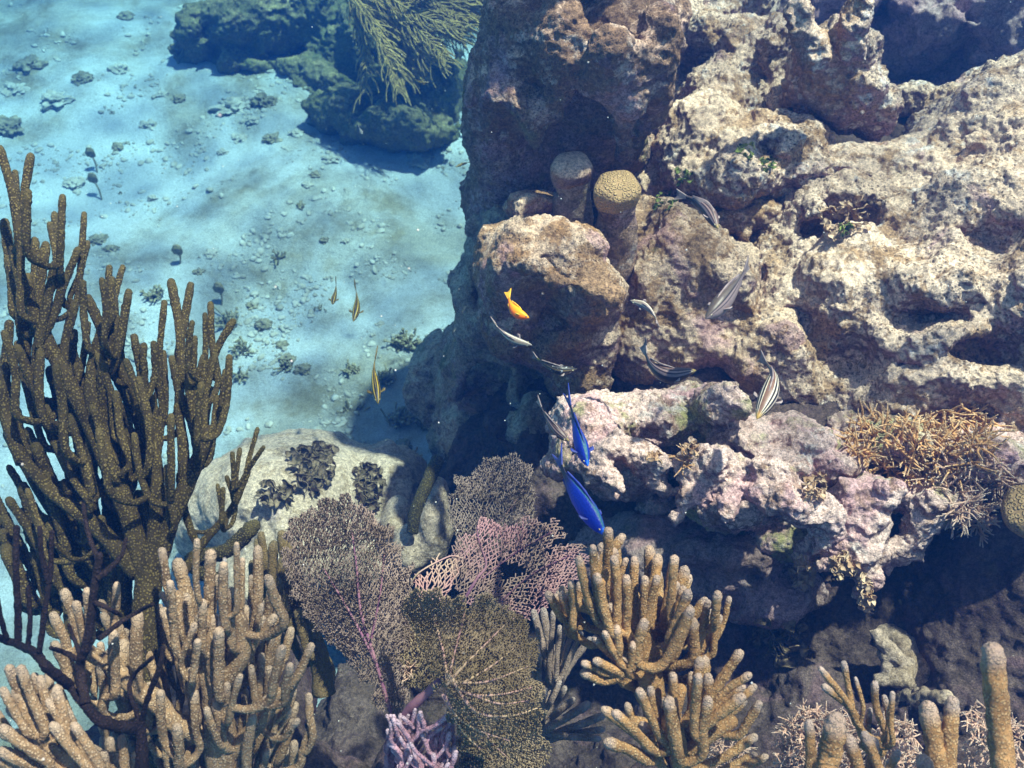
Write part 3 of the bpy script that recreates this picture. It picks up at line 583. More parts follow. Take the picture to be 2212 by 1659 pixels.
# --- big dark sea rod on the left (backlit)
F = [(0, 322, 190, 30, -12), (66, 338, 175, 27, 8), (33, 372, 150, 25, -4), (60, 415, 130, 26, 0), (135, 426, 150, 27, 2), (118, 463, 120, 24, -2), (108, 485, 120, 24, -6), (182, 462, 190, 24, 5),
     (99, 530, 170, 28, 6), (168, 540, 100, 24, 22), (189, 525, 120, 24, 18), (10, 480, 190, 32, -6), (45, 500, 170, 30, 0), (75, 520, 180, 30, 8), (20, 560, 190, 32, -10), (60, 600, 190, 30, 2), (120, 570, 170, 28, 12), (140, 600, 150, 26, 20),
     (236, 578, 150, 25, 2), (220, 605, 130, 24, -2), (265, 577, 110, 22, 8), (241, 603, 190, 27, 0), (278, 631, 170, 29, 12), (179, 611, 130, 24, -4), (162, 655, 170, 26, 8), (190, 645, 200, 29, -26), (240, 650, 170, 28, -8), (270, 660, 150, 26, 10),
     (370, 609, 200, 26, -6), (412, 616, 190, 27, 10), (355, 654, 190, 24, 4), (455, 657, 160, 22, -6), (443, 680, 150, 22, 2), (503, 695, 110, 22, 26), (415, 697, 100, 19, 3), (421, 730, 120, 22, 6),
     (332, 742, 70, 22, -2), (353, 762, 150, 24, 0), (332, 777, 170, 26, -5), (371, 774, 150, 24, -6), (388, 741, 150, 25, 2), (413, 753, 160, 27, -2), (439, 770, 120, 22, 10), (465, 767, 170, 26, 8), (495, 772, 160, 24, 8), (486, 802, 160, 24, 12),
     (434, 832, 120, 22, 4), (406, 823, 150, 23, -8), (455, 840, 140, 23, 4), (390, 850, 150, 24, -14), (470, 860, 130, 24, 8), (290, 728, 190, 27, -8), (222, 753, 240, 29, -26), (212, 770, 170, 24, -12), (273, 781, 140, 26, -20),
     (161, 718, 150, 27, 8), (190, 700, 150, 26, 12), (87, 760, 150, 30, -4), (122, 795, 170, 30, -6), (178, 781, 150, 27, 6), (157, 819, 160, 26, -8), (47, 795, 170, 26, -16), (60, 823, 190, 28, -24), (213, 931, 140, 30, -12), (205, 800, 150, 26, 4),
     (300, 820, 170, 28, -8), (330, 860, 150, 27, -4), (250, 850, 150, 28, -12), (200, 880, 150, 28, -18), (150, 900, 160, 28, -18), (100, 880, 170, 28, -20), (240, 960, 130, 26, -20), (290, 940, 140, 26, -14), (340, 960, 130, 26, -6), (370, 900, 140, 26, 0), (180, 980, 130, 26, -28), (120, 960, 140, 26, -30),
     (60, 930, 150, 28, -26), (310, 1010, 120, 24, -12), (360, 1010, 120, 24, -8), (40, 680, 170, 30, -8), (10, 720, 170, 32, -8), (90, 680, 160, 28, 4), (20, 1010, 110, 22, -30), (60, 1060, 110, 22, -24), (130, 1060, 110, 22, -20),
     (556, 927, 110, 17, 15), (569, 966, 100, 17, 33), (518, 971, 105, 17, 4), (502, 980, 90, 17, -2), (490, 1031, 75, 17, -14), (470, 1048, 80, 17, -4), (482, 1057, 75, 16, 2)]
rod_colony('dark_sea_rod', 'big dark olive sea rod with backlit upright fingers, filling the left edge', (330, 1790, 1.2),
    [(62, 52, [(330, 1790, .1), (322, 1560, .05), (312, 1330), (330, 1190)]), (50, 28, [(318, 1300), (360, 1150), (420, 1010), (452, 930)]), (48, 26, [(322, 1280), (280, 1120), (215, 960), (150, 830), (95, 720), (50, 620), (30, 540)]),
     (40, 24, [(330, 1220), (340, 1080), (330, 960), (300, 880)]), (44, 26, [(300, 1240), (210, 1140), (110, 1060), (40, 980)]), (22, 15, [(395, 1240), (440, 1170), (500, 1100), (535, 1020)]), (44, 26, [(240, 1010), (200, 860), (215, 740), (240, 680)]),
     (30, 22, [(400, 1060), (395, 960), (385, 880)]), (34, 22, [(50, 1000), (10, 880), (20, 700)])],
    F, 'rod_dark', 1.08, -.00012, focus=(300, 1250), jit=.09, seed=3, bow=.16, wmul=.66, fill=3)

r_ = random.Random(77); F = []
for k in range(84):
    x = r_.uniform(-20, 330); y = r_.uniform(740, 1230) + max(0, x - 220) * .5; F.append((x, y, r_.uniform(110, 170), r_.uniform(20, 25), -24 + x * .07 + r_.uniform(-8, 8)))
rod_colony('dark_sea_rod', 'second, darker sea rod crowded behind and below the big one at the left edge', (300, 1700, 1.35), [(50, 36, [(300, 1700), (290, 1500), (270, 1330)]), (36, 26, [(280, 1350), (180, 1200), (90, 1060), (20, 940)]), (36, 26, [(270, 1330), (260, 1180), (230, 1040)])], F, 'rod_dark', 1.24, 0, focus=(300, 1400), jit=.06, seed=33)
# --- bare dark dead branches in front of it
T = thing('bare_coral_skeleton', W(305, 1720, 1.0), 'bare blackish branching coral skeleton with thin forked twigs, lower left foreground', 'dead coral')
for w0, w1, pts in [(34, 22, [(308, 1720), (306, 1620), (304, 1561)]), (13, 11, [(304, 1561), (322, 1500), (345, 1440), (352, 1400)]), (11, 9, [(300, 1555), (280, 1490), (292, 1455), (330, 1420)]), (30, 14, [(300, 1575), (225, 1560), (180, 1520), (150, 1480)]),
        (22, 15, [(185, 1520), (172, 1440), (185, 1400), (197, 1330), (205, 1260), (215, 1200)]), (24, 14, [(150, 1480), (100, 1440), (75, 1410), (20, 1385), (-30, 1370)]), (13, 11, [(85, 1410), (95, 1330), (108, 1240), (112, 1150)]), (16, 13, [(40, 1385), (38, 1300), (34, 1220), (36, 1140)]),
        (12, 9, [(215, 1380), (260, 1345), (300, 1320), (330, 1305)]), (12, 8, [(203, 1300), (235, 1315), (262, 1330)]), (14, 9, [(210, 1250), (240, 1225), (262, 1200), (272, 1165)]), (13, 9, [(176, 1430), (140, 1410), (110, 1400)]), (10, 7, [(178, 1425), (160, 1380), (148, 1350)]),
        (13, 10, [(15, 1380), (0, 1330), (-12, 1250)]), (15, 10, [(105, 1260), (90, 1200), (86, 1140)]), (12, 9, [(212, 1210), (190, 1150), (180, 1090)]), (12, 10, [(60, 1400), (65, 1340), (60, 1270)])]:
    d = .98; C = bez([W(x, y, d + .02 * math.sin(x * .05)) for x, y in pts], 14 * len(pts)); b = MB(); v, q, t = tube(C, np.linspace(SZ(w0, d), SZ(w1, d), len(C)) / 2, 10, lump=.3, lf=120); b.add(v, q, t); b.build('branch', M['bare'], T)

# --- tan sea rod, bottom left
Z = (0, 1078)
F = zc([(1000, 320, 200, 38), (1100, 400, 240, 60, -14), (1050, 520, 200, 40), (1000, 590, 180, 36, -40), (1060, 630, 260, 44), (1150, 600, 240, 40), (1215, 260, 330, 36, -2), (1300, 340, 300, 50, 0), (1250, 640, 240, 40), (1380, 410, 330, 46, -2), (1460, 280, 360, 36, 0), (1590, 310, 420, 54, 2),
        (1655, 490, 260, 44, -20), (1490, 420, 300, 38, 0), (1690, 730, 260, 42, 34), (1610, 660, 300, 36, 12), (1620, 740, 250, 38, 24), (1520, 680, 330, 46, -4), (1310, 730, 330, 56, 0), (1200, 780, 220, 38, 20), (1220, 880, 220, 42, 8), (1010, 690, 250, 50, -18), (1280, 690, 240, 40, -10),
        (1430, 570, 300, 44, 0), (1130, 950, 220, 40, -8), (1920, 910, 230, 40, 26), (1740, 925, 300, 42, 14), (1790, 1030, 200, 40, 10), (1860, 1060, 240, 38, 22), (1615, 970, 300, 40, 4), (1550, 1040, 220, 44, -8), (1480, 1095, 260, 40, 14), (1515, 1190, 280, 40, 6), (1250, 1030, 260, 44, -4),
        (1280, 1110, 240, 40, 4), (1180, 1060, 240, 44, -8), (1450, 1000, 260, 40, 10), (1640, 1240, 300, 42, 20), (1730, 1220, 220, 40, 10), (1785, 1300, 300, 40, 26), (1835, 1370, 130, 36, 40), (1905, 1215, 220, 42, -6), (1925, 1400, 240, 42, 18), (1330, 1250, 260, 46, -12), (1275, 1300, 200, 42, -20),
        (990, 1200, 260, 44, -4), (955, 1400, 200, 46, -6), (1090, 1410, 220, 44, -4), (1080, 1530, 180, 44, -8), (1190, 1600, 160, 44), (850, 720, 380, 62, 0), (540, 570, 260, 42, -4), (700, 830, 330, 50, -2), (620, 900, 280, 42, -8), (400, 580, 280, 44, -18), (330, 720, 260, 44, -20), (470, 650, 260, 46, -14),
        (620, 1030, 260, 40, -4), (720, 530, 220, 40, 4), (760, 900, 380, 60, -2), (900, 900, 260, 44, -16), (920, 1150, 200, 40), (1400, 1150, 260, 44, 4), (1350, 820, 330, 60, 0), (1450, 760, 330, 56, 4), (1100, 780, 300, 50, -6), (1200, 1200, 300, 50, -6), (1560, 1350, 300, 46, 8), (1690, 1330, 300, 44, 12), (1420, 1400, 300, 50, 0), (1300, 1500, 260, 50, -6), (1500, 1530, 220, 50, 4), (1650, 1560, 200, 44, 16),
        (340, 900, 240, 44, -20), (420, 1000, 220, 44, -16), (500, 780, 240, 44, -10), (1160, 1330, 260, 44, -4), (840, 1150, 240, 40, -6)], *Z)
F = [(x, y, L * .35 * 1.1, w * .45) + tuple(r) for x, y, L, w, *r in F]
rod_colony('tan_sea_rod', 'tan many-fingered sea rod with pale tips filling the bottom left', (470, 1760, 1.25),
    [(80, 50, [(470, 1760), (480, 1650), (470, 1540), (450, 1440)]), (40, 30, [(480, 1650), (560, 1560), (600, 1500)]), (50, 34, [(470, 1600), (380, 1560), (330, 1500)]), (46, 30, [(460, 1500), (520, 1420), (520, 1340)]), (40, 30, [(350, 1530), (250, 1450), (180, 1400)]), (40, 30, [(450, 1440), (400, 1360), (380, 1290)])],
    F, 'rod_tan', 1.12, .00012, focus=(455, 1720), jit=.06, seed=5, bow=.1, stem=.8, fill=22)
r_ = random.Random(78); F = []
for k in range(95):
    x = r_.uniform(215, 640); y = r_.uniform(1290, 1660) - max(0, 60 - abs(x - 470) * .4); F.append((x, y, r_.uniform(70, 110), r_.uniform(17, 22), (x - 455) * .09 + r_.uniform(-9, 9)))
rod_colony('tan_sea_rod', 'second tan sea rod filling the gaps behind the front one, bottom left', (450, 1800, 1.35), [(60, 40, [(450, 1800), (450, 1680), (440, 1580)]), (40, 30, [(450, 1700), (330, 1600), (280, 1520)]), (40, 30, [(450, 1700), (540, 1620), (590, 1560)])], F, 'rod_tan', 1.22, .0001, focus=(455, 1760), jit=.05, seed=34)
# --- shaded olive sea rod behind
F = zc([(1740, 220, 330, 44, -4), (1610, 220, 260, 40, -8), (1680, 290, 300, 40, 0), (1830, 420, 300, 44, -6), (1890, 560, 260, 46, -6), (1710, 510, 260, 44, -18), (1820, 640, 260, 42, -20), (1760, 660, 240, 42, -30), (1840, 700, 240, 50, -14), (1930, 620, 240, 44, 4), (1650, 400, 260, 40, -4), (1780, 380, 260, 40, 4)], *Z)
F = [(x, y, L * .35 * 1.1, w * .45) + tuple(r) for x, y, L, w, *r in F]
rod_colony('olive_sea_rod', 'shaded olive-brown sea rod between the tan one and the tall left sea fan', (700, 1500, 1.4), [(50, 34, [(700, 1500), (690, 1420), (670, 1360)]), (34, 26, [(690, 1420), (640, 1330), (610, 1270)])], F, 'rod_olive', 1.34, 0, focus=(720, 1500), jit=.05, seed=6, stem=.8, fill=16)
# --- stubby rod bent on the sand behind the tan one
rod_colony('bent_sea_rod', 'thick single dark green sea rod bent to the right beside the boulder', (470, 1250, 1.5), [], [(548, 1137, 150, 30, 62, 0)], 'rod_dark', 1.5, 0, focus=(440, 1300), seed=2, bow=.3)
# --- blurry clump in the bottom left corner
F = zc([(60, 1050, 330, 50, -22), (130, 1050, 380, 50, -22), (20, 1180, 300, 50, -30), (200, 1260, 380, 54, -34), (410, 1310, 330, 54, -26), (250, 1110, 330, 48, -20), (350, 1180, 330, 50, -18), (460, 1400, 330, 56, -30), (330, 1400, 380, 60, -40), (150, 1350, 380, 56, -44), (60, 1300, 330, 56, -44),
        (100, 1180, 330, 50, -28), (20, 1420, 330, 56, -54), (240, 1480, 330, 60, -50), (120, 1520, 330, 60, -60), (400, 1520, 260, 60, -40), (520, 1500, 220, 56, -30), (300, 1250, 330, 50, -28), (180, 1150, 330, 46, -24), (20, 1560, 330, 60, -64)], *Z)
F = [(x, y, L * .35, w * .42) + tuple(r) for x, y, L, w, *r in F]
rod_colony('slanting_sea_rod', 'tan sea rod with fingers slanting to upper left, in the bottom left corner', (240, 1780, 1.0), [(60, 40, [(240, 1780), (200, 1700), (150, 1640)])], F, 'rod_tan', .95, 0, focus=(330, 1800), jit=.04, seed=8, stem=.8, fill=34)
F = zc([(680, 1490, 200, 46, 0), (750, 1480, 220, 40, -6), (640, 1570, 160, 44, -10), (830, 1580, 160, 40, 4), (720, 1600, 130, 44, -4)], *Z)
F = [(x, y, L * .45, w * .45) + tuple(r) for x, y, L, w, *r in F]
rod_colony('stubby_sea_rod', 'short stubby tan fingers at the bottom edge, left of the bare black stem', (255, 1790, 1.05), [], F, 'rod_tan', 1.02, 0, focus=(255, 1760), jit=.03, seed=9)

# --- golden sea rods, centre right
Z = (719, 1078)
F = zc([(1330, 590, 130, 44, -30), (1375, 600, 170, 32, -22), (1415, 590, 160, 40, -14), (1470, 520, 230, 38, -2), (1525, 530, 180, 40, 4), (1520, 375, 330, 46, -16), (1605, 300, 330, 36, -6), (1620, 350, 330, 48, -8), (1660, 300, 400, 48, -10), (1735, 330, 330, 48, -2), (1735, 370, 360, 54, -2), (1808, 380, 240, 40, 14),
        (1810, 490, 260, 48, 0), (1630, 480, 300, 48, -14), (1575, 620, 160, 50, -34), (1715, 665, 220, 44, -6), (1860, 590, 280, 46, 0), (1860, 375, 300, 46, 2), (1955, 320, 330, 50, 0), (2005, 370, 330, 50, 6), (1925, 495, 260, 46, 0), (2000, 490, 260, 46, 12), (2110, 370, 300, 50, 10), (2175, 450, 330, 54, 24),
        (2190, 600, 330, 50, 30), (2205, 690, 330, 60, 28), (2015, 625, 300, 48, 10), (1850, 725, 220, 52, 8), (1920, 765, 200, 50, 12), (1655, 790, 120, 44, -20), (1680, 830, 130, 40, -26), (1740, 875, 130, 52, -8), (1750, 800, 160, 48, -4), (1855, 895, 160, 44, 8), (1915, 895, 160, 56, 18), (1785, 1000, 100, 66, -6),
        (1555, 1075, 110, 50, -70), (1550, 1015, 130, 36, -66), (1625, 1000, 130, 44, -64), (1620, 860, 180, 44, -46), (1785, 235, 180, 40, 40), (1700, 200, 200, 44, 2)], *Z)
F += zc([(50, 370, 280, 44, 4), (115, 440, 280, 50, 22), (135, 580, 260, 44, 22), (145, 680, 280, 56, 20), (240, 630, 230, 50, 38), (260, 640, 230, 44, 16), (320, 590, 160, 44, 6), (165, 760, 200, 56, 0), (265, 715, 200, 42, 18), (270, 780, 160, 44, 14), (305, 830, 160, 50, 46), (320, 640, 120, 40, 10), (60, 560, 260, 44, 18)], 1438, 1078)
F = [(x, y, L * .35 * 1.15, w * .46) + tuple(r) for x, y, L, w, *r in F]
rod_colony('golden_sea_rod', 'golden-brown sea rod with white-tipped fingers under the big blue fish', (1420, 1560, 1.26),
    [(60, 50, [(1420, 1560), (1410, 1500), (1400, 1430), (1385, 1380)]), (40, 30, [(1400, 1430), (1460, 1390), (1490, 1350)]), (38, 28, [(1390, 1400), (1340, 1350), (1290, 1320), (1240, 1300)]), (36, 28, [(1395, 1410), (1370, 1330), (1370, 1290)])],
    F, 'rod_gold', 1.16, .00010, focus=(1400, 1470), jit=.06, seed=11, stem=.8, tiplen=.005, fill=26)
F = zc([(210, 1000, 300, 50, 10), (40, 1090, 220, 46, 0), (200, 1100, 300, 50, 4), (262, 1100, 200, 44, 8), (330, 1130, 280, 48, 14), (455, 955, 300, 48, 34), (510, 1090, 260, 42, 50), (470, 1160, 240, 40, 54), (465, 1225, 260, 50, 52), (260, 1245, 300, 50, 6), (575, 1265, 200, 46, 32), (545, 1470, 400, 52, 62), (20, 1250, 330, 56, -10), (70, 1340, 330, 56, -6)], 1438, 1078)
F += zc([(1680, 1300, 280, 44, -52), (1745, 1325, 300, 50, -46), (1895, 1190, 300, 50, -26), (1960, 1175, 300, 48, -8), (2050, 1245, 300, 50, -6), (1700, 1505, 240, 52, -66), (1915, 1400, 280, 52, -26), (1930, 1550, 180, 56, -60), (2100, 1090, 300, 48, -4), (2000, 1480, 240, 54, -30), (2080, 1380, 280, 50, -14)], *Z)
F = [(x, y, L * .35 * 1.1, w * .46) + tuple(r) for x, y, L, w, *r in F]
rod_colony('spreading_sea_rod', 'golden sea rod spreading low and wide at the bottom edge', (1490, 1800, 1.2),
    [(54, 44, [(1490, 1800), (1480, 1700), (1465, 1620), (1450, 1560)]), (36, 28, [(1470, 1640), (1530, 1590), (1580, 1560)]), (36, 28, [(1460, 1600), (1400, 1570), (1370, 1560)]), (34, 26, [(1450, 1560), (1470, 1490)])],
    F, 'rod_gold', 1.13, .0001, focus=(1465, 1640), jit=.05, seed=12, stem=.8, tiplen=.006, fill=14)
# --- pale thin sea rod in the shade
F = zc([(1240, 700, 380, 30, -14), (1300, 690, 380, 30, -8), (1360, 700, 330, 28, 4), (1400, 790, 260, 26, 4), (1440, 780, 260, 26, 10), (1490, 790, 280, 26, 16), (1530, 830, 260, 26, 24), (1585, 865, 300, 28, 34), (1270, 960, 300, 30, -4), (1240, 960, 260, 28, -10), (1340, 1070, 260, 28, 10), (1430, 1170, 240, 28, 36), (1480, 1240, 240, 28, 50),
        (1570, 1270, 330, 34, 60), (1660, 1340, 330, 32, 66), (1665, 1420, 300, 30, 78), (1640, 1480, 300, 30, 96), (1400, 1130, 220, 28, 28), (1220, 1100, 220, 26, -14), (1320, 1500, 200, 28, 80), (1500, 1400, 260, 30, 72), (1310, 1180, 240, 28, 14)], *Z)
F = [(x, y, L * .35 * 1.1, w * .5) + tuple(r) for x, y, L, w, *r in F]
rod_colony('pale_thin_sea_rod', 'thin greyish sea rod in shade between brown sea fan and golden rods', (1170, 1600, 1.4), [(26, 20, [(1170, 1600), (1165, 1540), (1170, 1480)]), (20, 16, [(1165, 1560), (1190, 1470), (1200, 1400)])], F, 'pale_rod', 1.36, 0, focus=(1140, 1590), jit=.05, seed=13)
# --- bottom right
def small(name, label, l, mat, d, wm=.40, Lm=.4, seed=1, focus=None, root=None, **k):
    F = [(x, y, L * Lm, w * wm) + tuple(r) for x, y, L, w, *r in zc(l, 1438, 1078)]
    rod_colony(name, label, root, [], F, mat, d, 0, focus=focus or (root[0], root[1] + 60), jit=.03, seed=seed, **k)
small('slender_sea_rod', 'slender pointed golden fingers above the bottom right spiky tuft', [(958, 1050, 330, 34, -34), (1100, 1015, 300, 36, -10), (1172, 1108, 260, 22, -6), (980, 1160, 330, 44, -38), (1290, 1140, 300, 44, -14), (1400, 1200, 260, 34, 0), (1350, 1225, 300, 40, 2), (1260, 1300, 200, 34, -4), (1380, 1290, 200, 36, 14)], 'rod_gold', 1.05, root=(1860, 1610, 1.08), focus=(1880, 1680), seed=21, bow=.3)
small('thick_sea_rod', 'thick blunt pair of golden fingers at the bottom, in front of the spiky tuft', [(885, 1385, 330, 66, 0), (1050, 1370, 330, 104, 10), (1130, 1480, 260, 80, -14), (1230, 1460, 260, 60, -20), (1280, 1500, 200, 70, 6)], 'rod_gold', .95, root=(1800, 1740, 1.0), seed=22)
small('paired_sea_rod', 'two thick upright golden fingers left of the tallest single finger, bottom right', [(1620, 1300, 400, 92, -10), (1770, 1255, 400, 96, 2), (1590, 1620, 100, 90, -20)], 'rod_gold', .93, root=(2050, 1730, .96), seed=23)
small('tall_single_sea_rod', 'tallest single thick golden finger at the bottom right', [(2015, 945, 1750, 122, -4, 0)], 'rod_gold', .86, Lm=.5, root=(2170, 1790, .9), seed=24, bow=.03, sides=18)
small('corner_sea_rod', 'small low golden stub at the bottom edge between the thick fingers', [(1430, 1570, 160, 40, 26), (1380, 1620, 120, 44, 0)], 'rod_gold', 1.0, root=(1915, 1730, 1.02), seed=25)
# --- lilac finger coral, bottom centre
L = []
rr = random.Random(4)
for i in range(95):
    x = rr.uniform(835, 985); y = rr.uniform(1530, 1665) + max(0, (905 - x)) * .15; L.append((x, y, rr.uniform(26, 46), rr.uniform(8, 11.5), (x - 900) * .35 + rr.uniform(-38, 38)))
rod_colony('lilac_finger_coral', 'lilac and cream branching finger coral at the foot of the brown sea fan', (905, 1760, 1.2), [(30, 22, [(905, 1760), (905, 1690), (900, 1640)]), (24, 18, [(905, 1690), (950, 1650)]), (24, 18, [(905, 1690), (860, 1640)])], L, 'pink_twig', 1.15, 0, focus=(905, 1700), jit=.04, seed=14, cat='finger coral', sides=8)
# --- dark cylinder stalk by the boulder
T = thing('dark_stalk_sponge', W(893, 1150, 2.0), 'dark smooth stalk leaning against the reef wall, left of the small grey rock', 'sponge')
C = bez([W(890, 1150, 1.98), W(898, 1105, 1.97), (W(920, 1050, 1.97)), W(944, 998, 1.98)], 30); v, q, t = tube(C, np.linspace(SZ(13, 2), SZ(15, 2), 30), 12, lump=.12, lf=40); b = MB(); b.add(v, q, t); b.build('stalk', M['rod_dark'], T)

# ---------------------------------------------------------------- star coral knobs
def knob_coral(name, label, cx, ybase, zbase, w, hh, mat, capmat):
    base = Wz(cx, ybase, zbase); T = thing(name, base, label, 'star coral'); d = np.dot(base - C0, FW); r = SZ(w / 2, d); top = base + np.array([0, 0, hh])
    C = bez([base - [0, 0, .05], base * .5 + top * .5 + [.006, 0, 0], top - [0, 0, r * .75]], 34); v, q, t = tube(C, r * np.interp(np.linspace(0, 1, 34), [0, .3, .6, .9, 1], [1.5, 1.15, .86, .92, .95]), 40, lump=.12, lf=30); b = MB(); b.add(v, q, t); b.build('column', M[mat], T)
    v, t = ICO[4]; v = v.copy(); v = v * np.array([r * 1.09, r * 1.07, r * .55]); v = v * (1 + .16 * perlin(v * 26))[:, None]; v[:, 2] = np.where(v[:, 2] < 0, v[:, 2] * 2.6, v[:, 2])
    b = MB(); b.add(v + top, t=t); b.build('polyp_cap', M[capmat], T)
knob_coral('star_coral', 'golden star coral knob covered in round polyps on a brown stump', 1318, 550, 1.03, 88, .165, 'pillar', 'star')
knob_coral('encrusted_knob', 'dull sandy knob of dead coral left of the golden star coral', 1228, 475, 1.06, 80, .13, 'wall', 'knob')
v, t = blob(W(2240, 1105, 1.47), (.055, .05, .03), 4, .12); tag(solid('star_coral', v, [t], M['star']), 'rounded golden star coral cut off by the right edge below the spiky twigs', 'star coral')
# ---------------------------------------------------------------- sea fans: a real net of fine branches
def inpoly(x, y, P):
    P = np.asarray(P, float); c = np.zeros(len(x), bool); j = len(P) - 1
    for i in range(len(P)):
        m = ((P[i, 1] > y) != (P[j, 1] > y)) & (x < (P[j, 0] - P[i, 0]) * (y - P[i, 1]) / (P[j, 1] - P[i, 1] + 1e-9) + P[i, 0]); c ^= m; j = i
    return c
def segs(A, Bp, ra, rb, sides=4):
    """many thin prisms at once"""
    T = Bp - A; L = np.linalg.norm(T, axis=1, keepdims=True); T = T / (L + 1e-9); ref = np.where(np.abs(T[:, 2:3]) < .9, [[0, 0, 1.0]], [[1.0, 0, 0]])
    N = np.cross(T, ref); N /= np.linalg.norm(N, axis=1, keepdims=True); Bn = np.cross(T, N); th = np.arange(sides) / sides * 2 * np.pi
    ring = np.cos(th)[None, :, None] * N[:, None] + np.sin(th)[None, :, None] * Bn[:, None]
    A2 = A - T * ra[:, None] * .4; B2 = Bp + T * rb[:, None] * .4
    v = np.concatenate([A2[:, None] + ring * ra[:, None, None], B2[:, None] + ring * rb[:, None, None]], 1).reshape(-1, 3)
    b = np.arange(len(A))[:, None] * 2 * sides; j = np.arange(sides)[None]; k = (j + 1) % sides
    q = np.stack([b + j, b + k, b + sides + k, b + sides + j], -1).reshape(-1, 4)
    e = np.arange(len(A))[:, None] * 2 * sides + (sides + np.arange(sides))[None]
    if sides == 4: q = np.vstack([q, e])
    return v, q
def sea_fan(label, root, poly, mat, dfun, cell=(9, 8), rw=1.6, veins=(), holes=(), gaps=0.0, seed=1, spurs=.5, focus=None, group=None, stem=None, veinmat='vein', stemmat='vein', grow=1.06, drop=.04):
    r = np.random.default_rng(seed); fx, fy = focus or root[:2]; T = thing('sea_fan', W(root[0], root[1], dfun(root[0], root[1])), label, 'sea fan', group)
    D = lambda x, y: np.array([dfun(a, b) for a, b in zip(x, y)])
    def WW(x, y, off=0): d = D(x, y) + off; return C0 + d[:, None] * (FW + ((x - 1106) / FPX)[:, None] * RT + ((y - 829.5) / FPX)[:, None] * DN)
    cx_, cy_ = np.mean(poly, 0); poly = [(cx_ + (a - cx_) * grow, cy_ + (b - cy_) * grow) for a, b in poly]
    # polar brick lattice round the focus
    P = np.asarray(poly, float); rad = np.hypot(P[:, 0] - fx, P[:, 1] - fy); ang = np.unwrap(np.arctan2(P[:, 0] - fx, fy - P[:, 1])); r0, r1 = max(12, rad.min() * .6), rad.max() + cell[1]; a0, a1 = ang.min() - .05, ang.max() + .05
    if inpoly(np.array([fx]), np.array([fy]), P)[0]: a0, a1 = -math.pi, math.pi
    A, Bs = [], []; rr = r0; ring = []
    while rr < r1: ring.append(rr); rr += cell[1]
    w = [max(4, 2 ** round(math.log2((a1 - a0) * q / cell[0]))) for q in ring]
    # even lattice in arc length: ray count doubles outwards
    pos = []
    for i, q in enumerate(ring):
        n = w[i]; t = (np.arange(n) + .5 * (i % 2)) / n; a = a0 + (a1 - a0) * t + r.normal(0, .18, n) * cell[0] / q; rj = q + r.normal(0, .22, n) * cell[1]
        a = a + .06 * np.sin(q * .02 + seed); pos.append(np.stack([fx + rj * np.sin(a), fy - rj * np.cos(a)], 1))
    for i in range(len(ring) - 1):
        n, m = w[i], w[i + 1]
        for j in range(n):
            t = (j + .5 * (i % 2)) / n; k = t * m - .5 * ((i + 1) % 2); k0 = int(math.floor(k + 1e-6)); c = [k0, k0 + 1]
            if abs(k - k0) < .05 and m == n: c = [k0, k0 + 1] if r.random() < .5 else [k0]
            for kk in c:
                if 0 <= kk < m: A.append(pos[i][j]); Bs.append(pos[i + 1][kk])
    A, Bs = np.array(A), np.array(Bs); mid = (A + Bs) / 2
    wob = np.array([perlin(np.stack([mid[:, 0] * .03, mid[:, 1] * .03, np.full(len(mid), s * 9.1 + seed)], 1)) for s in range(2)]).T
    keep = inpoly(mid[:, 0] + wob[:, 0] * 30, mid[:, 1] + wob[:, 1] * 30, P) & (r.random(len(A)) > drop)
    for h in holes: keep &= ~inpoly(mid[:, 0] + wob[:, 0] * 9, mid[:, 1] + wob[:, 1] * 9, h)
    if gaps: keep &= perlin(np.stack([mid[:, 0] * .045, mid[:, 1] * .045, np.full(len(mid), seed * 2.2)], 1)) < gaps
    A, Bs = A[keep], Bs[keep]; n = len(A)
    rz = lambda k: SZ(rw, 1.2) * r.uniform(.75, 1.25, k)
    off = .004 * r.normal(size=n); v, q = segs(WW(A[:, 0], A[:, 1]), WW(Bs[:, 0], Bs[:, 1]), rz(n), rz(n)); mb = MB(); mb.add(v, q)
    ns = int(n * spurs)                                # free little twigs that give the fuzzy look
    if ns:
        i = r.integers(0, n, ns); s = A[i] + (Bs[i] - A[i]) * r.random((ns, 1)); dirs = Bs[i] - A[i]; dirs /= np.linalg.norm(dirs, axis=1, keepdims=True) + 1e-9
        a = r.uniform(-1.2, 1.2, ns); dx = dirs[:, 0] * np.cos(a) - dirs[:, 1] * np.sin(a); dy = dirs[:, 0] * np.sin(a) + dirs[:, 1] * np.cos(a); l = r.uniform(.4, 1.0, ns) * cell[1]
        v, q = segs(WW(s[:, 0], s[:, 1]), WW(s[:, 0] + dx * l, s[:, 1] + dy * l, r.uniform(-.012, .012, ns)), rz(ns), rz(ns) * .55); mb.add(v, q)
    mb.build('net', M[mat], T)
    for w0, w1, pts in veins:
        C2 = bez([(x, y, 0) for x, y in pts], 14 * len(pts)); C = WW(C2[:, 0], C2[:, 1], -.002); b = MB(); v, q, t = tube(C, np.linspace(SZ(w0, 1.2), SZ(w1, 1.2), len(C)) / 2, 7, lump=.2); b.add(v, q, t); b.build('vein', M[veinmat], T)
    if stem:
        w0, w1, pts = stem; C = bez([W(*p) for p in pts], 40); b = MB(); v, q, t = tube(C, np.linspace(SZ(w0, 1.2), SZ(w1, 1.2), 40) / 2, 12, lump=.25, lf=40); b.add(v, q, t); b.build('stem', M[stemmat], T)
    return T
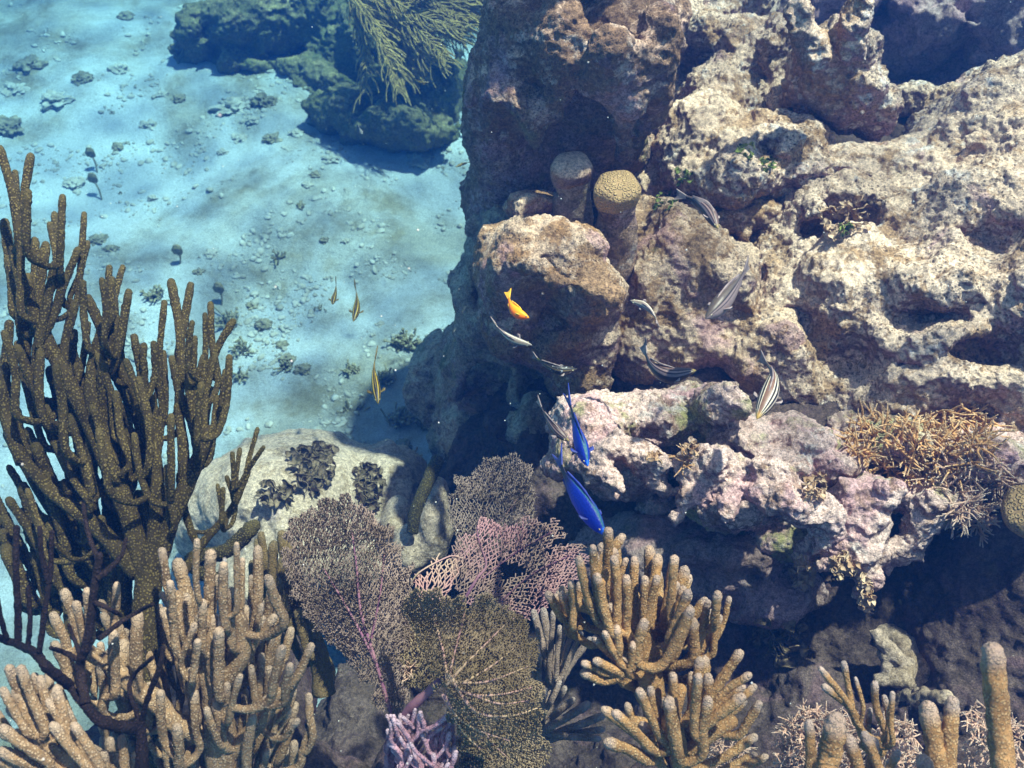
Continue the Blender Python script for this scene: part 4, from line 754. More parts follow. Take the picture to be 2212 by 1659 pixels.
# front brown fan
sea_fan('brown front sea fan with raised veins on a purple stem, lower centre', (960, 1490), [(880, 1300), (905, 1285), (960, 1290), (1010, 1305), (1052, 1285), (1080, 1300), (1100, 1330), (1138, 1350), (1150, 1400), (1140, 1440), (1172, 1500), (1158, 1545), (1180, 1600), (1150, 1660), (1060, 1650), (1010, 1600), (985, 1560), (960, 1500), (930, 1420), (900, 1360)],
    'fan', lambda x, y: 1.13 + .035 * math.sin(x * .017) + .02 * math.sin(y * .02) - (1500 - y) * .00008, cell=(4.6, 5.0), rw=1.35, spurs=1.5, focus=(955, 1495), drop=.0,
    veins=[(7, 2.5, [(965, 1480), (1000, 1440), (1050, 1390), (1095, 1345)]), (7, 2.5, [(968, 1470), (1000, 1475), (1060, 1470), (1140, 1440)]), (8, 2.5, [(965, 1450), (985, 1480), (1020, 1500), (1080, 1500), (1150, 1485)]), (8, 2.5, [(972, 1455), (1010, 1520), (1050, 1545), (1110, 1545), (1160, 1530)]),
           (6, 2, [(960, 1500), (990, 1550), (1040, 1580), (1100, 1600)]), (6, 2, [(955, 1500), (1000, 1580), (1040, 1620)]), (6, 2, [(965, 1470), (960, 1420), (945, 1360), (930, 1310)]), (6, 2, [(968, 1468), (985, 1400), (1000, 1340), (1005, 1310)]), (5, 2, [(1020, 1500), (1080, 1520), (1150, 1512)]), (5, 2, [(1000, 1475), (1060, 1440), (1110, 1400)]),
           (4, 2, [(985, 1485), (1020, 1530), (1060, 1600), (1100, 1640)])],
    stem=(30, 14, [(835, 1720, 1.2), (850, 1610, 1.18), (880, 1540, 1.15), (930, 1490, 1.13), (975, 1450, 1.13)]), veinmat='vein_tan', seed=2)
# tall left fan
sea_fan('tall brown sea fan left of the pink one, flaring upward from a thin purple stem', (850, 1580), [(622, 1200), (640, 1130), (690, 1100), (745, 1085), (790, 1110), (835, 1150), (860, 1200), (885, 1260), (890, 1320), (880, 1380), (865, 1420), (880, 1470), (870, 1530), (845, 1560), (815, 1500), (770, 1440), (730, 1400), (670, 1340), (632, 1270)],
    'fan_back', lambda x, y: 1.27 + .03 * math.sin(x * .02 + 1) - (1500 - y) * .00005, cell=(4.8, 5.6), rw=1.35, spurs=1.5, focus=(850, 1640), veins=[(10, 3, [(850, 1560), (815, 1440), (780, 1320), (770, 1220), (760, 1150)]), (7, 2.5, [(812, 1430), (760, 1330), (700, 1230)]), (6, 2, [(800, 1390), (820, 1290), (830, 1200)])],
    stem=(14, 10, [(850, 1690, 1.26), (848, 1620, 1.26), (845, 1550, 1.27)]), seed=3)
# back fan
sea_fan('brown upper sea fan with a dark patch, leaning against the shaded reef wall', (1040, 1300), [(985, 1050), (1010, 1030), (1040, 1010), (1075, 980), (1110, 985), (1135, 1010), (1140, 1050), (1150, 1100), (1140, 1150), (1100, 1180), (1050, 1200), (1010, 1190), (985, 1170), (975, 1120)],
    'fan_back', lambda x, y: 1.60 + .03 * math.sin(x * .02), cell=(5.2, 6.0), rw=1.5, spurs=1.5, focus=(1000, 1330), veins=[(4, 2, [(1020, 1220), (1080, 1130), (1130, 1060)]), (4, 2, [(1030, 1230), (1090, 1160), (1145, 1100)]), (4, 2, [(1010, 1200), (1040, 1120), (1090, 1040)])], veinmat='vein_tan', seed=4)
# pink lower sheet
sea_fan('broad pink and brown sea fan netting between the front fan and golden sea rod', (1020, 1290), [(985, 1170), (1010, 1150), (1060, 1130), (1100, 1150), (1150, 1120), (1200, 1125), (1215, 1150), (1170, 1190), (1240, 1180), (1270, 1210), (1240, 1250), (1190, 1290), (1140, 1330), (1110, 1330), (1060, 1290), (1000, 1290), (985, 1240)],
    'fan_mix', lambda x, y: 1.50 + .02 * math.sin(x * .03) - (x - 1000) * .0002, cell=(7.2, 7.2), rw=1.8, spurs=.6, focus=(960, 1350), holes=[[(1080, 1215), (1120, 1220), (1135, 1235), (1105, 1245), (1085, 1250), (1070, 1230)]], drop=.05,
    veins=[(9, 3, [(1000, 1300), (1030, 1250), (1050, 1220), (1035, 1170), (1030, 1140)]), (4, 2.5, [(1040, 1250), (1120, 1190), (1190, 1150)]), (4, 2.5, [(1080, 1300), (1150, 1240), (1230, 1200)])], seed=5)
sea_fan('small coarse pink sea fan lobe with a curled golden rim', (930, 1310), [(888, 1255), (905, 1235), (940, 1215), (975, 1200), (998, 1205), (990, 1225), (985, 1250), (975, 1270), (965, 1290), (940, 1300), (910, 1290)],
    'fan_pink', lambda x, y: 1.38 + .02 * math.sin(x * .04), cell=(8.5, 9), rw=1.8, spurs=.1, focus=(935, 1330), drop=.02, veins=[(4, 3.5, [(888, 1258), (905, 1237), (940, 1216), (975, 1201), (998, 1206)])], veinmat='vein_tan', seed=6)
# fringe at the bottom of the front fan
sea_fan('ragged brown sea fan scrap at the bottom edge under the front fan', (1100, 1690), [(1000, 1600), (1060, 1610), (1130, 1600), (1160, 1640), (1170, 1700), (1050, 1700), (990, 1660)],
    'fan', lambda x, y: 1.19, cell=(5.0, 5.4), rw=1.4, spurs=1.5, focus=(1080, 1760), seed=7)
sea_fan('dim brown sea fan lobe tucked between the tall left fan and the veined front fan', (900, 1500), [(850, 1400), (870, 1340), (900, 1310), (940, 1330), (960, 1400), (950, 1460), (910, 1490), (870, 1470)],
    'fan', lambda x, y: 1.24 + .02 * math.sin(x * .03), cell=(5.0, 5.6), rw=1.4, spurs=1.5, focus=(905, 1540), seed=8)
# ---------------------------------------------------------------- spiky twig colonies
def spiky(label, spots, n, L, w, mat, dfun, seed, cat='staghorn-like coral', parts=12, up=.5, kids=(2, 4), group=None):
    r = np.random.default_rng(seed); P = np.asarray(spots, float); lo, hi = P.min(0), P.max(0); pts = []
    while len(pts) < n:
        x, y = r.uniform(lo, hi)
        if inpoly(np.array([x]), np.array([y]), P)[0]: pts.append((x, y))
    pts.sort(); c = np.mean(pts, 0); T = thing('spiky_twig_coral', W(c[0], c[1], dfun(*c) + .05), label, cat, group)
    for g in np.array_split(np.arange(n), parts):
        mb = MB()
        for i in g:
            x, y = pts[i]; d = dfun(x, y) + r.uniform(-.02, .03); base = W(x, y, d + .02)
            for k in range(r.integers(kids[0], kids[1] + 1)):
                dv = r.normal(size=3) * [1, .9, .8] + np.array([0, -.35, up]); dv /= np.linalg.norm(dv); ll = SZ(L, d) * r.uniform(.5, 1.2)
                m = base + dv * ll * .5 + r.normal(size=3) * ll * .06; e = base + dv * ll
                C = bez([base, m, e], 7); rad = SZ(w, d) * .5 * np.linspace(1.15, .45, 7); v, q, t = tube(C, rad, 5); mb.add(v, q, t, np.clip((np.linalg.norm(v - base, axis=1) / ll - .6) * 2, 0, 1))
                if r.random() < .6:
                    dv2 = dv + r.normal(size=3) * .55; dv2 /= np.linalg.norm(dv2); C = bez([m, m + dv2 * ll * .25, m + dv2 * ll * .5], 5); v, q, t = tube(C, SZ(w, d) * .45 * np.linspace(1, .45, 5), 5); mb.add(v, q, t, np.clip((np.linalg.norm(v - m, axis=1) / ll - .25) * 3, 0, 1))
        mb.build('branch', M[mat], T)
dz_ = sd(.015)
spiky('dense ochre spiky twig thicket on the right ledge', [(1810, 960), (1830, 920), (1900, 905), (1980, 910), (2040, 880), (2100, 880), (2120, 930), (2150, 960), (2130, 1000), (2060, 1010), (2010, 1030), (1960, 1045), (1880, 1010), (1830, 990)], 300, 56, 6, 'spiky', dz_, 31, 'spiky coral')
spiky('pale ochre spiky twigs just below the dense ochre thicket, near the right edge', [(1960, 1010), (2060, 1000), (2150, 990), (2190, 1030), (2180, 1060), (2120, 1070), (2060, 1060), (1990, 1050)], 170, 44, 5, 'spiky_pale', dz_, 32, 'spiky coral')
spiky('round burst of cream spiky twigs hanging beneath the right ledge', [(2050, 1100), (2080, 1080), (2130, 1085), (2140, 1120), (2110, 1145), (2070, 1140)], 60, 54, 5.5, 'spiky_pale', sd(.02), 33, 'spiky coral', parts=6)
spiky('small yellow twig sprig in the middle of the pink rubble', [(1470, 985), (1490, 975), (1500, 995), (1480, 1010)], 12, 36, 5, 'spiky', sd(.02), 34, 'spiky coral', parts=3)
spiky('dense pale spiky twig ball at the bottom edge, left of the thick golden fingers', [(1690, 1600), (1700, 1560), (1740, 1530), (1800, 1530), (1850, 1560), (1860, 1680), (1680, 1680)], 300, 30, 4, 'spiky_pale', lambda x, y: 1.16, 35, 'spiky coral')
spiky('cream spiky twigs behind the two tall right fingers', [(2090, 1530), (2150, 1520), (2212, 1560), (2212, 1670), (2080, 1670)], 90, 32, 4, 'spiky_pale', lambda x, y: 1.12, 36, 'spiky coral', parts=8)
spiky('cream and pink twiggy rubble between the slender and paired golden fingers', [(1900, 1540), (1960, 1550), (1990, 1600), (1980, 1680), (1900, 1680)], 110, 24, 5, 'spiky_pale', lambda x, y: 1.16, 37, 'spiky coral', parts=8)
spiky('little spiky green and cream tuft between two low golden fingers, bottom', [(1465, 1545), (1490, 1540), (1490, 1565), (1468, 1570)], 24, 18, 3, 'spiky_pale', lambda x, y: 1.2, 38, 'spiky coral', parts=3)
spiky('cream spiky twigs hanging under the lowest golden sea rod, bottom edge', [(1540, 1600), (1620, 1590), (1600, 1660), (1540, 1665)], 60, 24, 3.5, 'spiky_pale', lambda x, y: 1.25, 39, 'spiky coral', parts=5)
spiky('tiny pink and yellow twig sprig left of the brown front fan stem', [(865, 1440), (895, 1435), (890, 1465), (868, 1460)], 18, 26, 3.5, 'spiky_pale', lambda x, y: 1.25, 40, 'spiky coral', parts=3)

# ---------------------------------------------------------------- frilly algae
def leaf(c, nrm, up, r, curl, seed, n=14, m=5):
    """a curled fan-shaped blade with thickness"""
    nrm = np.asarray(nrm, float); nrm /= np.linalg.norm(nrm); up = np.asarray(up, float); up = up - nrm * (up @ nrm); up /= np.linalg.norm(up) + 1e-9; rt = np.cross(up, nrm)
    a = np.linspace(-1.25, 1.25, n); q = np.linspace(.1, 1, m); A, Q = np.meshgrid(a, q, indexing='ij')
    rr = r * Q * (1 + .12 * np.sin(A * 5 + seed)); off = curl * r * Q ** 2 * np.sin(A * 3.2 + seed * 2) * .5 + curl * r * (Q ** 3) * .5
    p = np.asarray(c) + rr[..., None] * (np.sin(A)[..., None] * rt + np.cos(A)[..., None] * up) + off[..., None] * nrm
    p = p.reshape(-1, 3); th = nrm * .0012; v = np.vstack([p + th, p - th]); k = n * m
    i = (np.arange(n - 1)[:, None] * m + np.arange(m - 1)[None]).ravel(); f = np.stack([i, i + m, i + m + 1, i + 1], 1)
    rim = []
    e = [j * m + m - 1 for j in range(n)]
    for x, y in zip(e[:-1], e[1:]): rim.append((x, y, y + k, x + k))
    return v, np.vstack([f[:, ::-1], f + k, rim]), np.concatenate([np.tile(q ** 4, n)] * 2)
def leafy(name, label, spots, n, size, mat, dfun, seed, cat='algae', facing=(0, -.6, .8), spread=.7, group=None):
    r = np.random.default_rng(seed); P = np.asarray(spots, float); lo, hi = P.min(0), P.max(0); c = (lo + hi) / 2; T = thing(name, W(c[0], c[1], dfun(*c) + .02), label, cat, group); k = 0
    while k < n:
        x, y = r.uniform(lo, hi)
        if not inpoly(np.array([x]), np.array([y]), P)[0]: continue
        d = dfun(x, y) + r.uniform(-.012, .008); nr = np.array(facing) + r.normal(size=3) * spread; up = r.normal(size=3) * .8 + np.array([0, 0, 1])
        v, q, a = leaf(W(x, y, d), nr, up, SZ(size, d) * r.uniform(.6, 1.2), r.uniform(.3, .9), r.uniform(0, 6)); b = MB(); b.add(v, q, a=a); b.build('leaf', M[mat], T); k += 1
leafy('frilled_algae', 'tan ruffled algae rosette hanging left of the drooping dead coral finger', [(1710, 1225), (1730, 1205), (1750, 1225), (1752, 1260), (1735, 1275), (1712, 1262)], 60, 12, 'leafy', sd(.015), 51, spread=.5)
leafy('frilled_algae', 'grey-tan cupped algae blades at the top of the drooping finger, right of the rosette', [(1795, 1210), (1830, 1195), (1850, 1215), (1840, 1250), (1805, 1250)], 50, 12, 'leafy', sd(.015), 52, spread=.6)
leafy('frilled_algae', 'long tan frilled algae blade at the tip of the drooping finger', [(1850, 1240), (1875, 1250), (1885, 1300), (1875, 1330), (1858, 1300)], 46, 12, 'leafy', sd(.015), 53, spread=.5)
leafy('frilled_algae', 'small orange cup of frilled algae in the cleft of the pink rubble', [(1395, 985), (1420, 978), (1430, 995), (1405, 1000)], 16, 11, 'leafy', sd(.015), 54)
leafy('frilled_algae', 'round tan frilled algae beside the yellow twig sprig', [(1480, 965), (1505, 960), (1510, 980), (1490, 985)], 16, 11, 'leafy', sd(.015), 55)
leafy('frilled_algae', 'tan curled algae blades on the right of the pink rubble', [(1735, 1030), (1775, 1020), (1780, 1080), (1745, 1085)], 50, 12, 'leafy', sd(.015), 56)
leafy('frilled_algae', 'brown curled algae in the shaded recess under the overhang, right of the golden sea rod', [(1640, 1350), (1720, 1350), (1740, 1400), (1680, 1420), (1640, 1390)], 30, 26, 'leafy_dark', sd(.015), 57)
leafy('leafy_algae', 'larger dark leafy algae clump on top of the sandy boulder', [(625, 985), (665, 962), (700, 958), (722, 985), (715, 1020), (690, 1060), (650, 1055), (640, 1020)], 96, 16, 'leafy_dark', sd(.02), 58)
leafy('leafy_algae', 'dark leafy algae clump on the right shoulder of the sandy boulder', [(765, 1020), (800, 1008), (828, 1030), (825, 1070), (800, 1110), (770, 1070)], 70, 15, 'leafy_dark', sd(.02), 59)
leafy('leafy_algae', 'dark leafy algae sprig on the left slope of the sandy boulder', [(560, 1050), (600, 1040), (640, 1060), (620, 1085), (565, 1085)], 26, 16, 'leafy_dark', sd(.02), 60)
for k, (x, y, d, s, lab) in enumerate([(1475, 380, 1.8, 20, 'green and white algae sprig just right of the star coral'), (1440, 432, 1.76, 22, 'yellow-green algae sprig at the tail of the arched striped fish'), (1612, 328, 1.86, 18, 'bright green curled algae blades below the upper reef slope'), (1655, 352, 1.84, 20, 'green-edged brown algae tuft left of the dark hole'), (1825, 492, 1.64, 12, 'tiny green blade in the brown hollow of the ridge')]):
    leafy('green_algae', lab, [(x - s, y - s * .7), (x + s, y - s * .7), (x + s, y + s), (x - s, y + s)], 12, 9, 'tuft_green', sd(.015), 70 + k, spread=1.0)
leafy('curled_algae', 'brown ruffled algae inside the hollow of the bright ridge', [(1770, 440), (1870, 430), (1880, 490), (1800, 520), (1770, 490)], 80, 11, 'leafy', sd(.01), 80, spread=.9)

# ---------------------------------------------------------------- sea plume at the top
T = thing('sea_plume', W(800, 40, 3.35), 'olive-yellow feathery sea plume drooping over the far coral head, top centre', 'sea plume')
r = np.random.default_rng(90)
for i in range(60):
    s = i / 59; x, y = 735 + 150 * s, -40 + 30 * r.random(); L = r.uniform(190, 270) * (1 - .25 * s); a = R(142 - 66 * s + r.normal() * 8); cv = r.uniform(.05, .35) * (1 if r.random() < .7 else -1); d = 3.45 + r.normal() * .06
    pts = []
    for k in range(7): pts.append(W(x, y, d + .012 * k)); x += L / 6 * math.sin(a); y -= L / 6 * math.cos(a); a += cv * .35
    C = bez(pts, 40); b = MB(); v, q, t = tube(C, SZ(5, 3.4) * .5 * np.linspace(1.2, .5, 40), 6, lump=.2); b.add(v, q, t)
    for k in range(5, 39):
        for sg in (1, -1):
            if r.random() < .25: continue
            tg = C[k] - C[k - 1]; tg /= np.linalg.norm(tg); sd_ = np.cross(tg, FW) * sg; l = SZ(r.uniform(26, 60), 3); e = C[k] + (tg * .95 + sd_ * r.uniform(.2, .6) + r.normal(size=3) * .12) * l; m_ = C[k] * .5 + e * .5 + sd_ * l * .14
            v, q, t = tube(bez([C[k], m_, e], 5), SZ(3.4, 3.4) * .5 * np.linspace(1, .6, 5), 4); b.add(v, q, t)
    b.build('strand', M['plume'], T)

# ---------------------------------------------------------------- sand life and rubble
mb = MB(); r = np.random.default_rng(100); n = 0; tries = 0; C = []
while len(C) < 14000 and tries < 60000:
    tries += 1; px, py = r.uniform(-60, 1080), r.uniform(-20, 1260); C.append((px, py))
C = np.array(C); dens = fbm(np.stack([C[:, 0] * .006, C[:, 1] * .010, np.full(len(C), 4.0)], 1), 1, 3); C = C[dens + r.normal(size=len(C)) * .12 > .16][:3600]
for px, py in C:
    p = on_floor(px, py, .001); s = .0025 + .009 * r.random() ** 3
    v, t = blob((0, 0, 0), (s * r.uniform(.8, 1.9), s * r.uniform(.8, 1.4), s * r.uniform(.5, .9)), 1, .4, 1.3, r.uniform(0, 90)); a = r.uniform(0, 6.28); c, sn = math.cos(a), math.sin(a)
    v = v @ np.array([[c, sn, 0], [-sn, c, 0], [0, 0, 1]]); mb.add(v + p, t=t)
o = mb.build('coral_gravel', M['stone']); tag(o, 'fine broken coral gravel strewn over the pale sand', 'gravel', kind='stuff')
ST = [(15, 275, 44, 'd', 'dark weedy stone at the left edge above the dark sea rod'), (385, 215, 20, 'd', 'small forked dark coral piece standing on bright sand'), (500, 235, 46, 's', 'pale flat stone below the far coral head'), (570, 225, 34, 'd', 'mossy stone half in the coral head shadow'), (545, 262, 18, 's', None), (715, 345, 22, 's', 'pale angular stone by the reef shadow edge'),
      (905, 345, 34, 's', 'round pale stone right below the shaded far mound'), (60, 140, 40, 'd', 'weedy stone near the top left corner'), (30, 190, 30, 's', None), (120, 215, 42, 's', None), (180, 175, 30, 'd', None), (255, 150, 26, 's', None), (270, 35, 22, 'd', 'lone dark stone close to the top edge'),
      (680, 375, 16, 'd', None), (665, 400, 14, 's', None), (210, 520, 26, 'd', None), (240, 540, 18, 'd', None), (160, 400, 24, 's', None), (350, 205, 16, 's', None), (320, 270, 20, 's', None), (255, 320, 16, 'd', None), (590, 300, 24, 'd', None), (640, 290, 20, 's', None), (520, 300, 18, 's', None),
      (455, 550, 18, 's', None), (430, 590, 16, 'd', None), (545, 660, 16, 'd', None), (570, 705, 22, 'd', None), (600, 620, 12, 's', None), (655, 800, 24, 'd', None), (620, 775, 20, 'd', None), (610, 745, 16, 'd', None), (750, 260, 18, 's', None), (480, 330, 14, 's', None), (330, 430, 14, 's', None),
      (870, 965, 24, 'd', 'brown stone at the foot of the reef wall beside the boulder'), (905, 750, 26, 'd', 'dark stone against the wall above the leaning grey block'), (860, 740, 18, 'd', None), (700, 520, 14, 'd', None), (745, 520, 12, 's', None), (820, 700, 12, 's', None)]
for px, py, s, k, lab in ST:
    p = on_floor(px, py); rs = SZ(s * .72, np.dot(p - C0, FW)); v, t = blob(p + [0, 0, rs * .05], (rs, rs * r.uniform(.7, 1), rs * r.uniform(.4, .65)), 4, .75, 1.6, r.uniform(0, 99))
    o = solid('sand_stone', v, [t], M['stone' if k == 's' else 'stone_d']); tag(o, lab or ('small pale stone lying on the sand' if k == 's' else 'small brown weedy stone lying on the sand'), 'stone', None if lab else ('small pale stones on the sand' if k == 's' else 'small brown stones on the sand'))
# stalked paddle weeds
for px, py, hx, hy, lab in [(212, 378, 195, 330, 'upper of the two stalked bulb weeds on the sand, beside the dark sea rod'), (218, 428, 200, 385, 'lower of the two stalked bulb weeds on the sand, beside the dark sea rod'), (478, 660, 472, 622, 'short stalked bulb weed right above the dark sea rod'), (388, 570, 383, 540, 'small stalked bulb weed above the twin tallest dark fingers')]:
    b0 = on_floor(px, py, -.005); d = np.dot(b0 - C0, FW); tp = W(hx, hy, d - .04); T = thing('stalked_weed', b0, lab, 'seaweed')
    C = bez([b0, b0 * .5 + tp * .5 + np.array([.006, 0, 0]), tp], 16); v, q, t = tube(C, np.linspace(.003, .004, 16), 7); b = MB(); b.add(v, q, t); b.build('stalk', M['tuft'], T)
    v, t = blob(tp, (.018, .011, .024), 3, .3); b = MB(); b.add(v, t=t); b.build('bulb', M['bulb'], T)
# weed tufts on the sand
def tuft(px, py, n, h, lab, grp, mat='tuft', wd=3.2):
    b0 = on_floor(px, py); d = np.dot(b0 - C0, FW); T = thing('weed_tuft', b0, lab, 'seaweed', grp); mb = MB()
    for i in range(n):
        s = b0 + np.array([r.normal() * h * .35, r.normal() * h * .35, -.004]); dv = np.array([r.normal() * .6, r.normal() * .6, 1]); dv /= np.linalg.norm(dv); L = h * r.uniform(.5, 1.2); C = bez([s, s + dv * L * .5, s + dv * L + r.normal(size=3) * L * .2], 7)
        v, q, t = tube(C, np.linspace(.0022, .0032, 7) * wd / 3.2, 5, lump=.2); mb.add(v, q, t)
        if r.random() < .6: v, t = blob(C[-1], L * .14, 1, .3); mb.add(v, t=t)
    mb.build('fronds', M[mat], T)
big = [(335, 640, 34, .055, 'leafy tuft between the dark fingers and open sand'), (500, 700, 40, .06, 'broad olive tuft beside the rightmost dark fingers'), (520, 760, 26, .05, 'brown tuft right of the dark sea rod, below the broad olive one'), (870, 910, 60, .06, 'bushy pale green tuft by the foot of the reef wall'), (915, 915, 40, .05, 'dark green tuft touching the reef wall'),
       (760, 800, 30, .04, 'low green tuft left of the vertical striped fish'), (835, 820, 40, .045, 'dense low tuft right of the vertical striped fish'), (875, 745, 40, .06, 'brown branching tuft against the wall foot'), (750, 880, 8, .03, 'tiny twin sprout on open sand'), (780, 880, 8, .03, 'tiny leafy sprout on open sand, right one'), (880, 990, 30, .05, 'reddish brown tuft behind the boulder'),
       (650, 445, 22, .03, 'flat green weed patch on the mid sand'), (600, 560, 10, .05, 'tall thin sprig on the mid sand'), (520, 820, 20, .05, 'small tuft hidden behind the rightmost dark fingers'), (620, 790, 26, .045, 'dark weed trail on the sand above the boulder')]
for a in big: tuft(a[0], a[1], int(a[2] * 1.6), a[3] * .62, a[4], None, 'tuft' if a[0] != 880 else 'leafy')
for i in range(34):
    px, py = r.uniform(60, 980), r.uniform(60, 900)
    if fbm(np.array([[px * .006, py * .01, 4.0]]), 1, 3)[0] < -.05 or (px > 380 and py < 210): continue
    tuft(px, py, r.integers(4, 9), r.uniform(.010, .020), 'small olive weed sprout on the pale sand', 'small weed sprouts on the sand', wd=2.6)

# ---------------------------------------------------------------- drifting specks in the water
mb = MB()
for i in range(420):
    d = .55 + 2.3 * r.random() ** .8; p = W(r.uniform(-300, 2500), r.uniform(-200, 1900), d); s = r.uniform(.00035, .0009) * (1 + .25 * d)
    if p[2] < .1: continue
    v, t = blob(p, s, 0, .2); mb.add(v, t=t)
tag(mb.build('drifting_specks', M['speck']), kind='stuff')
# ---------------------------------------------------------------- fish
def fish_mat(name, kind):
    m = NT(name); lat = m.attr('lat'); lon = m.attr('lon')          # lat: -1 belly .. 1 back ; lon: 0 snout .. 1 tail
    def band(c, w, e=.05): return m.math('MULTIPLY', m.ramp(lat, c - w - e, c - w + e), m.ramp(lat, c + w - e, c + w + e, 1, 0))
    if kind == 'blue':
        c = m.mix(m.ramp(lat, -.2, .9), (.005, .03, .50), (.004, .02, .28)); c = m.mix(m.ramp(lat, .93, .99), c, (.02, .10, .16)); c = m.mix(m.ramp(lon, .6, .9), c, (.02, .02, .05)); c = m.mix(m.ramp(lon, .03, .1, .8, 0), c, (.02, .16, .9))
        m.bump(m.voro(420), .0008, .6); m.b.inputs['Roughness'].default_value = .5; m.b.inputs['Specular IOR Level'].default_value = .3; m.color(c); return m.m
    if kind == 'orange': m.color(m.mix(m.ramp(lat, -.6, .6), (.95, .16, .01), (.95, .36, .01))); m.b.inputs['Roughness'].default_value = .4; return m.m
    if kind == 'yellow':                                            # dark back line, yellow stripes, dark flank
        c = m.mix(band(.86, .07, .03), (.012, .009, .006), (.42, .29, .03)); c = m.mix(band(.40, .12, .04), c, (.30, .21, .05))
    elif kind == 'bold':
        c = m.mix(m.ramp(lat, .95, .97), (.012, .009, .010), (.16, .08, .05)); c = m.mix(band(.93, .02, .012), c, (.62, .52, .40)); c = m.mix(band(.72, .07, .03), c, (.66, .56, .44)); c = m.mix(band(.28, .12, .04), c, (.50, .40, .34)); c = m.mix(m.ramp(lon, .02, .1, .7, 0), c, (.55, .32, .04))
    elif kind == 'soft':
        c = m.mix(m.ramp(lat, .93, .97), (.03, .018, .02), (.12, .07, .06)); c = m.mix(band(.76, .08, .04), c, (.27, .18, .17)); c = m.mix(band(.35, .16, .05), c, (.22, .15, .15)); c = m.mix(m.ramp(lon, .02, .1, .6, 0), c, (.4, .28, .05))
    elif kind == 'grey':
        c = m.mix(m.ramp(lat, .70, .76), (.22, .16, .16), (.085, .065, .055)); c = m.mix(band(.68, .06, .03), c, (.012, .009, .010)); c = m.mix(band(.36, .05, .03), c, (.02, .015, .016))
    elif kind == 'silver':
        c = m.mix(m.ramp(lat, .1, .35), (.26, .20, .19), (.2, .155, .12)); c = m.mix(band(.25, .12), c, (.16, .22, .34)); c = m.mix(band(.8, .1), c, (.62, .54, .44))
    elif kind == 'dark':
        c = m.mix(band(.6, .12), (.02, .018, .016), (.16, .11, .05)); c = m.mix(m.ramp(m.noise(200, 2), .62, .7), c, (.5, .5, .5)); c = m.mix(m.ramp(lon, .9, 1), c, (.35, .30, .05))
    m.color(m.mix(1.0, c, m.ramp(m.noise(300, 3), .3, .7, .85, 1.12), 'MULTIPLY')); m.b.inputs['Roughness'].default_value = .45; m.b.inputs['Specular IOR Level'].default_value = .4; return m.m
for k in ('blue', 'orange', 'yellow', 'bold', 'soft', 'grey', 'silver', 'dark'): M['f_' + k] = fish_mat(k + '_scaled_skin', k)
M['fin'] = simple('clear_fin', (.20, .15, .15), (.32, .25, .24), 60, .4); M['fin_blue'] = simple('dark_blue_fin', (.03, .05, .30), (.06, .07, .22), 60, .4); M['fin_orange'] = simple('orange_fin', (.95, .38, .02), (.9, .5, .05), 60, .4)
M['fin_yellow'] = simple('dusky_yellow_fin', (.10, .07, .02), (.18, .13, .04), 60, .4)
M['eye'] = simple('fish_eye', (.005, .005, .006), (.01, .01, .012), 60, .15); M['iris'] = simple('fish_iris', (.45, .38, .22), (.5, .45, .3), 60, .3)
BODY = np.array([(0, .015), (.03, .10), (.08, .20), (.15, .32), (.25, .43), (.36, .50), (.48, .49), (.6, .42), (.72, .30), (.82, .20), (.9, .145), (1.0, .13)])
